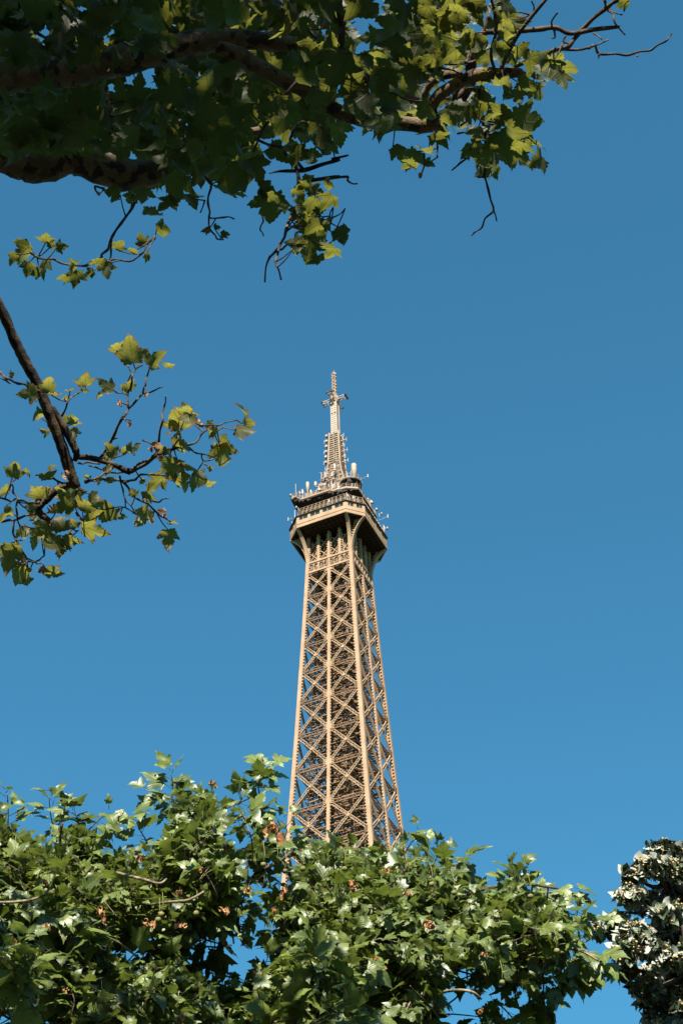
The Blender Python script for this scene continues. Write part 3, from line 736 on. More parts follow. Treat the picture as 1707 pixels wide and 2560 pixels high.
# ------------------------------------------------------------------ overhead plane tree
DO = 8.0
T1 = empty('plane_tree', (-6.2, 3.4, 0))
tag(T1, 'plane tree whose thick mottled limbs and dark leaves hang across the top of the view', 'tree')
def P1(o): o.parent = T1; o.matrix_parent_inverse = Matrix.Translation((6.2, -3.4, 0)); return o
b = MB(); C = smooth([(-6.2, 3.4, 0), (-6.15, 3.45, 1.5), (-6.0, 3.4, 4), (-5.7, 3.5, 6.0), (-5.2, 3.7, 7.2)], 5)
b.tube(C, list(np.interp(np.linspace(0, 1, len(C)), [0, .08, .3, 1], [.55, .42, .36, .27])), 18, jit=.02); P1(b.build('trunk', M_bark, None, True))
tips = []; TW = MB()
def limb_from(anchor_pts, pts, dist, name='limb', n=16, wob=.04, mat=M_bark):
    b = MB(); P = [np.array(p, float) for p, _ in anchor_pts]+[at_dist(q[0], q[1], q[3] if len(q) > 3 else dist) for q in pts]
    R = [r for _, r in anchor_pts]+[world_r(q[2], q[3] if len(q) > 3 else dist) for q in pts]
    C = smooth(P, 6); RR = np.interp(np.linspace(0, len(P)-1, len(C)), range(len(P)), R)
    ph = rng.uniform(0, 6); RR = [r*(1+wob*math.sin(i*1.3+ph)+rng.normal()*wob*.5) for i, r in enumerate(RR)]
    b.tube(C, RR, n, jit=.018); tips.extend(C); return P1(b.build(name, mat, None, True))
limbA = limb_from([((-5.3, 3.65, 7.0), .22), ((-3.4, 4.1, 8.0), .18)], [(*Z4(-120, 365), 43), (*Z4(0, 350), 43), (*Z4(250, 335), 40), (*Z4(500, 290), 38), (*Z4(750, 235), 35), (*Z4(950, 190), 30), (*Z4(1150, 185), 24), (*Z4(1350, 205), 20), (*Z4(1568, 240), 17), (*Z5(330, 310), 16), (*Z5(480, 365), 15), (*Z5(570, 430), 14)], DO)
limbB = limb_from([((-5.4, 3.6, 6.6), .2), ((-3.4, 3.8, 7.2), .17)], [(*Z4(-120, 700), 32), (*Z4(0, 728), 34), (*Z4(100, 757), 38), (*Z4(190, 768), 42), (*Z4(330, 738), 36), (*Z4(450, 770), 40), (*Z4(580, 805), 42), (*Z4(690, 800), 34), (*Z4(780, 760), 24), (*Z4(900, 700), 18), (*Z4(1050, 640), 14), (*Z4(1200, 600), 10)], DO-.3)
limbC = limb_from([], [(*Z4(1000, 215), 16), (*Z4(1100, 250), 19), (*Z4(1200, 310), 19), (*Z4(1350, 390), 19), (*Z4(1500, 465), 18), (*Z5(200, 420), 17), (*Z5(330, 470), 17), (*Z5(470, 480), 18), (*Z5(590, 488), 18), (*Z5(655, 445), 18), (*Z5(700, 380), 17), (*Z5(740, 310), 16), (*Z5(745, 220), 12), (*Z5(800, 115), 9), (*Z5(812, 68), 7), (*Z5(818, 58), 3)], DO-.5)
limbD = limb_from([], [(*Z5(600, 470), 12), (*Z5(590, 420), 14), (*Z5(620, 370), 15), (*Z5(690, 325), 15), (*Z5(770, 290), 16), (*Z5(850, 285), 14), (*Z5(930, 285), 12), (*Z5(950, 310), 10), (*Z5(985, 325), 5), (*Z5(996, 330), 2)], DO-.6)
limbE = limb_from([], [(*Z5(560, 420), 8), (*Z5(565, 360), 9), (*Z5(590, 320), 10), (*Z5(640, 295), 10), (*Z5(710, 285), 9)], DO-.5)
limbF = limb_from([], [(*Z5(800, 125), 7.5), (*Z5(900, 122), 6.8), (*Z5(1000, 115), 6.8), (*Z5(1070, 108), 6.0), (*Z5(1130, 130), 6.0), (*Z5(1220, 115), 6.0), (*Z5(1308, 105), 4.5), (*Z5(1316, 102), 2.2)], DO-.6, 'branch', 10, mat=M_twig)
limbG = limb_from([], [(*Z5(235, 210), 7.2), (*Z5(240, 100), 8.8), (*Z5(220, -20), 10.4), (*Z5(200, -120), 11.2)], DO-.7, 'branch', 10, mat=M_twig)
limbH = limb_from([], [(*Z5(860, 265), 5.0), (*Z5(900, 180), 5.0), (*Z5(945, 105), 5.0), (*Z5(1040, -10), 4.3), (*Z5(1100, -80), 4.3)], DO-.7, 'branch', 10, mat=M_twig)
limbI = limb_from([], [(*Z5(845, 300), 4.3), (*Z5(820, 210), 4.3), (*Z5(842, 105), 3.7), (*Z5(820, -10), 3.7)], DO-.65, 'branch', 8, mat=M_twig)
limbJ = limb_from([], [(*Z4(1240, 800), 1.1), (*Z4(1290, 790), 3.3), (*Z4(1400, 785), 6.1), (*Z4(1480, 760), 5.0), (*Z4(1568, 735), 4.4), (*Z5(200, 620), 3.3), (*Z5(255, 607), 2.8), (*Z5(268, 603), 1.1)], DO-.5, 'branch', 10, mat=M_twig)
limbK = limb_from([], [(*Z4(1350, 880), 1.7), (*Z4(1380, 850), 3.9), (*Z4(1450, 830), 5.0), (*Z4(1568, 815), 4.4), (*Z5(120, 700), 3.3), (*Z5(205, 686), 2.2), (*Z5(220, 683), 1.1)], DO-.5, 'branch', 10, mat=M_twig)
tw = lambda pts, r0, r1, d=DO-.55: twig_px(P1, pts, d, r0, r1, tips)
tw([Z4(*p) for p in ((640, 880), (610, 960), (560, 1030), (520, 1090), (500, 1150), (470, 1190), (400, 1225), (320, 1220), (250, 1195), (180, 1190), (140, 1165))], 4, 2.2, (DO-.35, DO-1.5))
tw([Z4(*p) for p in ((515, 1110), (508, 1200), (600, 1205), (660, 1165), (690, 1115), (717, 1088))], 2.6, 1.6, (DO-1.0, DO-1.4))
tw([Z4(*p) for p in ((920, 740), (975, 850), (960, 940), (965, 1000), (1030, 1003), (1080, 1010))], 3, 1.6)
tw([Z4(*p) for p in ((965, 1000), (970, 1060), (1000, 1100), (1030, 1105))], 2.4, 1.6); tw([Z4(*p) for p in ((972, 862), (1010, 840))], 2, 1.5); tw([Z4(*p) for p in ((945, 925), (925, 980))], 2, 1.4)
tw([Z4(*p) for p in ((1440, 820), (1390, 890), (1350, 980), (1320, 1060), (1290, 1130), (1270, 1210), (1297, 1292))], 5, 2, (DO-.5, DO-1.2))
tw([Z4(*p) for p in ((1285, 1145), (1245, 1185), (1222, 1300))], 3, 1.8); tw([Z4(*p) for p in ((1370, 1095), (1300, 1150), (1270, 1165))], 2.6, 2); tw([Z4(*p) for p in ((1372, 1070), (1355, 1170))], 2, 1.5)
tw([Z4(*p) for p in ((1250, 900), (1230, 970), (1215, 1020), (1200, 1060), (1215, 1088))], 2, 1.4); tw([Z4(*p) for p in ((1480, 1090), (1520, 1040), (1536, 960))], 2.2, 1.5)
tw([Z5(*p) for p in ((190, 880), (200, 850), (253, 812))], 2, 1.4); tw([Z5(*p) for p in ((198, 860), (207, 808))], 1.8, 1.4)
tw([Z5(*p) for p in ((200, 690), (262, 688), (265, 705), (300, 715))], 3.4, 1.6); tw([Z4(*p) for p in ((1380, 850), (1360, 760), (1300, 680), (1180, 640))], 5, 3)
tw([Z4(*p) for p in ((1400, 785), (1340, 700), (1340, 640), (1400, 560))], 4, 2.5); tw([Z4(*p) for p in ((1240, 560), (1200, 620), (1170, 700))], 3, 2)
tw([Z5(*p) for p in ((880, 280), (960, 235), (1050, 205), (1115, 185), (1170, 120), (1270, 30), (1312, 0), (1350, -30))], 6, 4)
tw([Z5(*p) for p in ((1110, 192), (1200, 185), (1275, 155))], 3.5, 1.8); tw([Z5(*p) for p in ((1200, 187), (1240, 210), (1350, 215), (1440, 196), (1500, 160), (1522, 130))], 3.2, 1.6)
tw([Z5(*p) for p in ((1262, 0), (1275, 40), (1300, 85), (1342, 136))], 3, 1.6); tw([Z5(*p) for p in ((1275, 35), (1330, 58))], 2, 1.4); tw([Z5(*p) for p in ((1240, 212), (1238, 225))], 2, 1.5)
tw([Z5(*p) for p in ((1065, 108), (1080, 48))], 2.6, 1.6); tw([Z5(*p) for p in ((1065, 112), (1058, 148))], 2.6, 1.8); tw([Z5(*p) for p in ((975, 60), (920, 46))], 2.4, 1.6); tw([Z5(*p) for p in ((1110, 140), (1100, 165), (1120, 170))], 2.2, 1.6)
tw([Z5(*p) for p in ((985, 55), (978, 5))], 2.4, 1.6); tw([Z5(*p) for p in ((1220, 130), (1250, 152))], 2.2, 1.5); tw([Z5(*p) for p in ((1385, 213), (1390, 220))], 2, 1.5)
tw([Z5(*p) for p in ((775, 340), (788, 470), (800, 560), (795, 680), (810, 740), (830, 820), (785, 885), (743, 917))], 4, 1.6)
tw([Z5(*p) for p in ((830, 820), (842, 860))], 2, 1.4); tw([Z5(*p) for p in ((735, 610), (700, 635), (668, 662))], 2.6, 1.8); tw([Z5(*p) for p in ((690, 520), (770, 517))], 2.2, 1.6); tw([Z5(*p) for p in ((795, 690), (770, 690), (780, 675))], 2.4, 1.6)
tw([Z5(*p) for p in ((540, 285), (600, 262), (690, 250), (760, 235))], 3, 2); tw([Z5(*p) for p in ((560, 235), (620, 265), (700, 285))], 2.6, 2); tw([Z5(*p) for p in ((540, 395), (610, 400), (660, 380))], 3.5, 2)
tw([Z5(*p) for p in ((600, 545), (612, 575), (612, 612))], 2.4, 1.8); tw([Z5(*p) for p in ((560, 600), (548, 680))], 2.4, 1.8); tw([Z5(*p) for p in ((700, 490), (760, 450), (780, 470))], 2.2, 1.6)
tw([Z4(*p) for p in ((480, 870), (440, 860), (460, 900))], 3, 2); tw([Z4(*p) for p in ((500, 430), (505, 500), (520, 600))], 3, 2); tw([Z5(*p) for p in ((20, 370), (100, 270), (180, 225))], 3.5, 2)
tw([Z4(*p) for p in ((1330, 60), (1410, 130), (1480, 200), (1540, 330))], 3, 2); tw([Z4(*p) for p in ((170, 150), (260, 190), (330, 260))], 4, 3)
LO = Leaves(); PET = MB()
def HL(lst, Z, sc, dist, Lv=LO, jd=.35, **kw):
    for (x, y, w, a, *t) in lst:
        px, py = Z(x, y); hand_leaf(Lv, PET, px, py, w/sc, a, dist+rng.uniform(-jd, jd*.5), tips, t[0] if t else rng.uniform(.1, .8), **kw)
HL([(1245, 960, 190, 270, .1), (1250, 860, 130, -30), (700, 1000, 120, -80), (880, 920, 130, 280), (820, 870, 160, 250), (660, 900, 100, -100), (600, 920, 80, 250, .9), (520, 890, 90, 170)], Z4, 1.845, DO-.55, tilt=.35)
HL([(760, 1055, 95, 10), (650, 1110, 75, 120), (550, 1125, 75, 60), (690, 1185, 60, -30), (350, 1195, 80, 80), (440, 1195, 75, 110), (490, 1245, 95, -80), (410, 1260, 65, 200, .9), (350, 1280, 90, 250), (300, 1275, 70, 180, .9), (215, 1095, 75, 80, .9), (240, 1125, 50, 60), (285, 1140, 60, 10), (95, 1165, 140, 170, 1), (110, 1120, 80, 110, .4), (200, 1230, 100, 240), (165, 1255, 65, 200, 1), (60, 1190, 70, 230, 1), (130, 1240, 80, 260, 1), (330, 1240, 60, 200, .9), (470, 1215, 60, 300, .9), (620, 1150, 60, 40, .9)], Z4, 1.845, DO-1.4, jd=.25, tilt=.35, glow=.45)
HL([(820, 600, 100, 0, 1), (450, 590, 160, -20), (400, 470, 160, 40), (560, 420, 120, 100), (640, 400, 130, 80), (1130, 480, 180, -10), (1090, 830, 170, 200), (870, 700, 180, 250), (800, 440, 180, 200), (770, 940, 120, 240), (1005, 1045, 45, 60), (1040, 1075, 50, 30), (950, 1060, 45, 200), (1440, 960, 85, 80), (1390, 1030, 75, 110, .9), (1470, 1060, 105, -40), (1430, 1140, 120, 260, .9), (1490, 1130, 65, -60), (1560, 1085, 75, 0), (1000, 640, 170, 260), (1050, 900, 160, 260), (930, 780, 150, 240), (1190, 780, 150, -60), (1280, 700, 130, -20), (200, 600, 170, 240), (120, 560, 150, 200), (300, 540, 160, 260), (60, 620, 150, 230), (280, 640, 140, 250)], Z4, 1.845, DO-.5, tilt=.35)
HL([(620, 130, 200, -70, .9), (172, 20, 110, 80, 1), (385, 520, 170, 255, .05), (235, 270, 170, 240), (500, 460, 170, 260), (515, 620, 100, 240, .8), (585, 635, 55, 0), (745, 570, 90, 200), (805, 620, 140, -95), (870, 560, 150, -70), (960, 480, 170, -20, .6), (935, 605, 120, -40, .6), (880, 440, 120, 60), (1040, 295, 140, 250), (1110, 255, 120, 20, 1), (1000, 360, 85, -60, .9), (925, 375, 85, -80), (810, 390, 80, 100), (700, 440, 120, 230), (655, 505, 80, 20, .9), (900, 90, 75, 60, .9), (935, 185, 95, 30, .9), (745, 30, 130, 260, .9), (1330, 8, 65, 200, .8), (760, 180, 85, -60, .9), (250, 915, 95, -60, .1), (135, 800, 90, 80), (95, 870, 85, 120, .9), (155, 895, 110, -30), (110, 970, 110, 260, .9), (460, 220, 200, 240, .05), (430, 130, 180, 230, .05), (650, 60, 140, 110), (520, 330, 120, -40, .8), (150, 540, 130, 250), (230, 520, 120, 280), (60, 600, 110, 250), (300, 400, 170, 220, .05), (420, 420, 150, 260, .05), (700, 230, 90, 30, .9), (600, 220, 90, 250, .9), (180, 580, 100, 240), (120, 620, 100, 280)], Z5, 1.557, DO-.5, tilt=.35)
HL([(560, 60, 110, 250, .9), (600, 300, 90, 240, .6), (690, 90, 100, 270, 1), (720, 150, 95, 230, .9), (650, 210, 110, 200, .5), (560, 240, 100, 260, .8), (510, 300, 110, 250, .7), (890, 130, 90, 70, 1), (920, 80, 80, 40, 1), (950, 200, 85, 320, .9), (850, 190, 80, 260, .8), (830, 90, 75, 200, 1), (880, 340, 100, 280, .6), (960, 330, 95, 320, .9), (1070, 230, 110, 60, .9), (1090, 310, 100, 280, .7), (1010, 250, 95, 200, .4), (770, 430, 90, 250, .5), (830, 500, 120, 230, .3), (900, 520, 120, 300, .5), (780, 600, 100, 250, .3), (850, 640, 110, 280, .4), (940, 560, 100, 330, .8), (720, 590, 70, 190, .8), (660, 470, 90, 330, .9), (620, 540, 90, 290, .8), (500, 640, 80, 220, .9), (550, 600, 90, 270, .5), (540, 170, 120, 240, .7), (480, 60, 130, 260, .6), (760, 40, 100, 300, .9), (700, 20, 90, 60, 1), (400, 300, 120, 230, .6), (330, 250, 110, 260, .8)], Z5, 1.557, DO-.75, tilt=.55)
for _ in range(70):
    cx, cy = [Z5(590, 470), Z5(700, 390), Z5(745, 250), Z5(800, 130), Z5(640, 330), Z5(860, 280), Z5(940, 300), Z5(800, 500), Z5(880, 560), Z5(480, 470), Z5(560, 150), Z5(880, 120), Z5(640, 80)][rng.integers(0, 13)]
    hand_leaf(LO, PET, cx+rng.normal()*42, cy+rng.normal()*38, rng.uniform(38, 72), rng.uniform(180, 380), DO-.5+rng.uniform(-.5, .6), tips, rng.random(), tilt=.7)
for _ in range(26):
    cx, cy = [Z4(1440, 980), Z4(1430, 1120), Z4(1350, 860), Z4(1300, 1000), Z4(1500, 860), Z4(1480, 1050)][rng.integers(0, 6)]
    hand_leaf(LO, PET, cx+rng.normal()*24, cy+rng.normal()*26, rng.uniform(30, 58), rng.uniform(180, 380), DO-1.1+rng.uniform(-.3, .3), tips, rng.random(), tilt=.6, glow=.45)
for _ in range(46):                                      # leaves hanging over the upper sides of the two limbs
    if rng.random() < .6: cx, cy = rng.uniform(-20, 340), 362+rng.normal()*12
    else: cx = rng.uniform(-20, 420); cy = 150-cx*.09+rng.normal()*14
    hand_leaf(LO, PET, cx, cy, rng.uniform(50, 95), rng.uniform(200, 340), DO-rng.uniform(.55, .85), tips, rng.random()*.5, tilt=.5, glow=.1)
# random fill of the crown mass
MASS = [(-60, -160), (1190, -160), (1180, 10), (1120, 60), (1170, 130), (1100, 160), (1090, 220), (1020, 300), (960, 330), (900, 330), (840, 300), (810, 340), (760, 330), (740, 420), (640, 430), (560, 440), (480, 430), (400, 460), (340, 420), (250, 330), (-60, 370)]
GAPS = [[(80, 60), (140, 65), (130, 125), (95, 125)], [(225, 90), (300, 80), (300, 118), (235, 118)], [(250, 195), (390, 170), (380, 240), (280, 270)], [(315, 320), (370, 340), (350, 385), (320, 380)], [(640, 330), (760, 330), (780, 440), (640, 400)], [(190, 10), (215, 10), (215, 50), (190, 50)], [(1040, 190), (1100, 170), (1100, 260), (1050, 280)]]
LBAND = [Z4(*p) for p in ((-60, 270), (500, 200), (900, 110), (1150, 130), (1180, 250), (800, 300), (500, 390), (-60, 450))]; LBAND2 = [Z4(*p) for p in ((-60, 670), (330, 660), (640, 700), (760, 760), (680, 900), (-60, 850))]
def lo_band(x, y): return in_poly([x], [y], LBAND)[0] or in_poly([x], [y], LBAND2)[0]
k = 0
while k < 900:
    x, y = rng.uniform(-60, 1200), rng.uniform(-160, 470)
    if not in_poly([x], [y], MASS)[0] or any(in_poly([x], [y], g)[0] or d_poly(np.array([x]), np.array([y]), g)[0] < 8 for g in GAPS): continue
    if x > 850 and rng.random() < .45: continue
    hand_leaf(LO, PET, x, y, rng.uniform(46, 104), rng.uniform(180, 360) if rng.random() < .8 else rng.uniform(0, 180), (DO+rng.uniform(.2, 1.7)) if (rng.random() < .72 or lo_band(x, y)) else DO+rng.uniform(-.9, -.3), None, rng.random()**1.2*(1 if x > 500 else .75), tilt=.7, up=0, glow=.1); k += 1
k = 0                                                    # deeper layers of the crown above the two big limbs
while k < 620:
    x, y = rng.uniform(-60, 760), rng.uniform(-160, 420)
    if not in_poly([x], [y], MASS)[0] or any(in_poly([x], [y], g)[0] or d_poly(np.array([x]), np.array([y]), g)[0] < 14 for g in GAPS): continue
    if x > 450 and rng.random() < .5: continue
    hand_leaf(LO, PET, x, y, rng.uniform(55, 100), rng.uniform(0, 360), DO+rng.uniform(1.2, 3.6), None, rng.random()*.75, tilt=.6, glow=.1); k += 1
OLD = Leaves()
for (x, y, w, a, Z, sc) in ((1515, 130, 70, 90, Z4, 1.845), (1540, 200, 60, 200, Z4, 1.845), (455, 900, 40, 260, Z4, 1.845), (955, 1065, 45, 230, Z4, 1.845), (545, 690, 40, 270, Z5, 1.557), (1080, 265, 50, 250, Z5, 1.557), (655, 500, 60, 20, Z4, 1.845), (1430, 310, 45, 30, Z4, 1.845), (1240, 400, 70, 20, Z4, 1.845)):
    hand_leaf(OLD, PET, *Z(x, y), w/sc, a, DO-.6, tips, rng.random(), T_CURL[rng.integers(0, 6)], tilt=.8)
# unseen crown above and behind the viewer, shaped to shade the visible boughs
HI = Leaves()
def fn():
    d = rng.normal(size=3); d = d/np.linalg.norm(d)*rng.uniform(.25, 1)**.5
    p = np.array([-4.4, -1.2, 12.6])+d*np.array([4.5, 4.6, 3.0]); return p if hidden_from_frame(p, 250) else None
def shadow_px(p):                                        # where the shadow of p falls on the visible boughs
    q = p-to_sun*((p[1]-4.7)/to_sun[1])-EYE; z = q@FW; return CX+F_PX*(q@RT)/z, CY-F_PX*(q@UP)/z
fn0 = fn
LITQ = np.array([at_dist(*Z4(x, y), DO-1.4) for x, y in ((95, 1165), (110, 1120), (200, 1100), (190, 1230), (165, 1255), (300, 1270), (360, 1270), (420, 1240), (500, 1200), (560, 1125), (650, 1110), (700, 1185), (760, 1055))]+[at_dist(*Z4(x, y), DO-1.1) for x, y in ((1400, 900), (1440, 980), (1430, 1080), (1440, 1150), (1350, 880), (1490, 1060), (1560, 1085))])
def in_ray(p):
    d = p-LITQ; t = d@to_sun; return (np.linalg.norm(d-t[:, None]*to_sun, axis=1) < .3).any()
LITP = [[(820, -200), (1400, -200), (1400, 520), (820, 460)], [(420, 300), (480, 300), (480, 350), (420, 350)], [(560, 60), (700, 60), (700, 180), (560, 180)]]
def fn():
    p = fn0()
    if p is None: return None
    if in_ray(p): return None  # gaps carved in the crown so sun reaches chosen leaves
    x, y = shadow_px(p); return None if any(in_poly([x], [y], g)[0] for g in LITP) and rng.random() < .93 else p
random_leaf_cloud(HI, 7200, fn, .24)

P1(LO.build('foliage', M_leaf_over, None, None, [(PET, M_twig)])); P1(HI.build('unseen_upper_crown', M_leaf_over, None)); P1(OLD.build('withered_leaves', M_wither, None))
for pts, r in (([(-5.2, 3.7, 7.2), (-4.6, 2.2, 9.2), (-3.4, .4, 11), (-2.2, -1.6, 13.2)], .2), ([(-5.2, 3.7, 7.2), (-6, 1.5, 10), (-6.2, -1.5, 12.5)], .17), ([(-4.0, 1.2, 10.2), (-1.5, .3, 11.6), (.8, -.8, 12.6)], .1), ([(-3.0, -.2, 11.7), (-3.5, -3, 13), (-3.8, -4.6, 13.6)], .08)):
    b = MB(); C = smooth(pts, 5); b.tube(C, list(np.linspace(r, .03, len(C))), 12, jit=.02); P1(b.build('limb', M_bark, None, True))

# ------------------------------------------------------------------ second plane tree: drooping branch at the left
DL = 12.0
T2 = empty('plane_tree', (-6.0, 8.4, 0))
tag(T2, 'plane tree reaching in from the left edge with one drooping branch of yellowing leaves', 'tree')
def P2(o): o.parent = T2; o.matrix_parent_inverse = Matrix.Translation((6.0, -8.4, 0)); return o
b = MB(); C = smooth([(-6.0, 8.4, 0), (-6.0, 8.4, 2), (-5.9, 8.45, 7), (-5.6, 8.4, 11), (-5.2, 8.4, 14)], 5)
b.tube(C, list(np.interp(np.linspace(0, 1, len(C)), [0, .08, .4, 1], [.48, .36, .3, .14])), 16, jit=.02); P2(b.build('trunk', M_bark, None, True))
tips = []; TW = MB(); PET = MB()
def limb2(anchor, pts, name='limb', n=14, wob=.05, mat=M_bark):
    b = MB(); P = [np.array(p, float) for p, _ in anchor]+[at_dist(*Z6(q[0], q[1]), DL) for q in pts]; R = [r for _, r in anchor]+[world_r(q[2]*.88/2.24, DL) for q in pts]
    C = smooth(P, 6); RR = np.interp(np.linspace(0, len(P)-1, len(C)), range(len(P)), R); RR = [r*(1+rng.normal()*wob) for r in RR]
    b.tube(C, RR, n, jit=.03); tips.extend(C); return P2(b.build(name, mat, None, True))
M_limb2 = bark('shaded_plane_bark', (.12, .082, .045), (.040, .029, .020), (.025, .019, .014), 12, .015)  # bark darkened in place of the shade cast on this branch
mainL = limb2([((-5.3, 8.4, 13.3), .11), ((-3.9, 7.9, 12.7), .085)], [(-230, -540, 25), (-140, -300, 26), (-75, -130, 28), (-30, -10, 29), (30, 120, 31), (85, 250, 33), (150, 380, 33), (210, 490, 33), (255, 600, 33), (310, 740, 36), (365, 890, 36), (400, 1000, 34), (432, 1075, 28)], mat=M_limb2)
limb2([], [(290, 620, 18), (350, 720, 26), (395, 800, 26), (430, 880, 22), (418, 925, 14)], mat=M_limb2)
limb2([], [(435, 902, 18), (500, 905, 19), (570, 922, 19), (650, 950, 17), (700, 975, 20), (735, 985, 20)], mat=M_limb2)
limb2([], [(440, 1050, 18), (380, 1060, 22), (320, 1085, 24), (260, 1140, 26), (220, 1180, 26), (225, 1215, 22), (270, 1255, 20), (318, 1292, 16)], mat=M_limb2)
t6 = lambda pts, r0, r1: twig_px(P2, [Z6(*p) for p in pts], DL, r0, r1, tips)
t6(((565, 905), (640, 780), (690, 680), (720, 630), (760, 590), (800, 545), (815, 500), (828, 440), (845, 400)), 3.4, 1.5)
t6(((720, 625), (718, 540), (740, 455), (762, 410), (800, 388)), 2.4, 1.3); t6(((742, 450), (725, 405)), 1.6, 1.2); t6(((762, 410), (760, 370), (790, 330)), 1.6, 1.2)
t6(((800, 545), (860, 532), (912, 507)), 2.2, 1.4); t6(((718, 552), (650, 532)), 1.6, 1.1); t6(((690, 690), (735, 700)), 1.6, 1.4); t6(((720, 610), (690, 595)), 1.4, 1.2); t6(((640, 800), (655, 795)), 2.4, 2)
t6(((735, 985), (810, 945), (880, 890), (960, 862), (1060, 832), (1130, 772), (1190, 738), (1330, 695)), 4.2, 1.4); t6(((740, 975), (800, 930), (860, 890)), 3, 2.4)
t6(((890, 820), (912, 700), (920, 620), (928, 560)), 2.8, 1.5); t6(((1130, 725), (1240, 722)), 1.8, 1.2); t6(((1250, 735), (1320, 752)), 1.4, 1.1); t6(((800, 808), (850, 830)), 2, 1.4)
t6(((480, 1042), (540, 1030), (600, 1025), (700, 1040), (760, 1028), (790, 1000), (870, 1002), (960, 1022)), 4, 1.6); t6(((520, 1030), (590, 990), (660, 990), (720, 985)), 2.6, 2)
t6(((672, 1010), (690, 1085), (702, 1140), (705, 1185), (760, 1222)), 2.4, 1.2); t6(((690, 1040), (740, 1110), (820, 1158), (870, 1205), (900, 1232), (950, 1260)), 3, 1.6); t6(((820, 1150), (890, 1155), (945, 1133)), 2, 1.4); t6(((705, 1185), (640, 1185)), 1.4, 1); t6(((710, 1150), (760, 1215)), 1.6, 1.2)
t6(((1060, 850), (1100, 880), (1130, 885), (1195, 900)), 2.2, 1.4); t6(((1130, 890), (1140, 925), (1170, 950)), 1.8, 1.2); t6(((960, 860), (1000, 800), (1010, 750)), 2.2, 1.4)
t6(((348, 672), (380, 592), (440, 540), (458, 505)), 2.4, 1.4); t6(((440, 545), (490, 530)), 1.6, 1.1); t6(((380, 592), (365, 572)), 1.4, 1.1)
t6(((-20, 440), (0, 425), (40, 465), (100, 490), (160, 505), (205, 520)), 3.4, 2.2); t6(((40, 465), (70, 435)), 1.6, 1.2); t6(((60, 490), (0, 455)), 1.8, 1.4); t6(((210, 590), (190, 575)), 1.6, 1.2); t6(((265, 705), (240, 690)), 1.6, 1.2)
t6(((220, 1160), (160, 1158), (105, 1140), (75, 1100), (65, 1045)), 3.2, 1.6); t6(((-20, 1130), (40, 1140), (90, 1135)), 2.4, 2); t6(((100, 1150), (98, 1220), (112, 1280), (190, 1300)), 2.4, 1.4)
t6(((-20, 1268), (50, 1255), (110, 1245), (200, 1222)), 3, 2.4); t6(((80, 1250), (75, 1320), (100, 1380), (125, 1430), (155, 1482), (220, 1480), (250, 1455)), 2.8, 1.6); t6(((190, 1485), (235, 1495), (255, 1525)), 1.8, 1.2); t6(((155, 1480), (150, 1510)), 1.6, 1.3)
t6(((430, 1215), (470, 1260), (520, 1290)), 2.6, 1.6); t6(((380, 1300), (430, 1318), (400, 1350)), 2, 1.3); t6(((300, 1020), (330, 1040), (390, 1040)), 2.6, 2.4); t6(((440, 935), (490, 930), (560, 940)), 2.4, 1.8); t6(((640, 905), (690, 890), (720, 870)), 1.8, 1.4)
t6(((500, 950), (540, 960), (600, 975)), 2.0, 1.5); t6(((420, 1180), (430, 1120), (440, 1080)), 3, 2.5); t6(((330, 870), (338, 900)), 2, 1.4)
LB = Leaves()
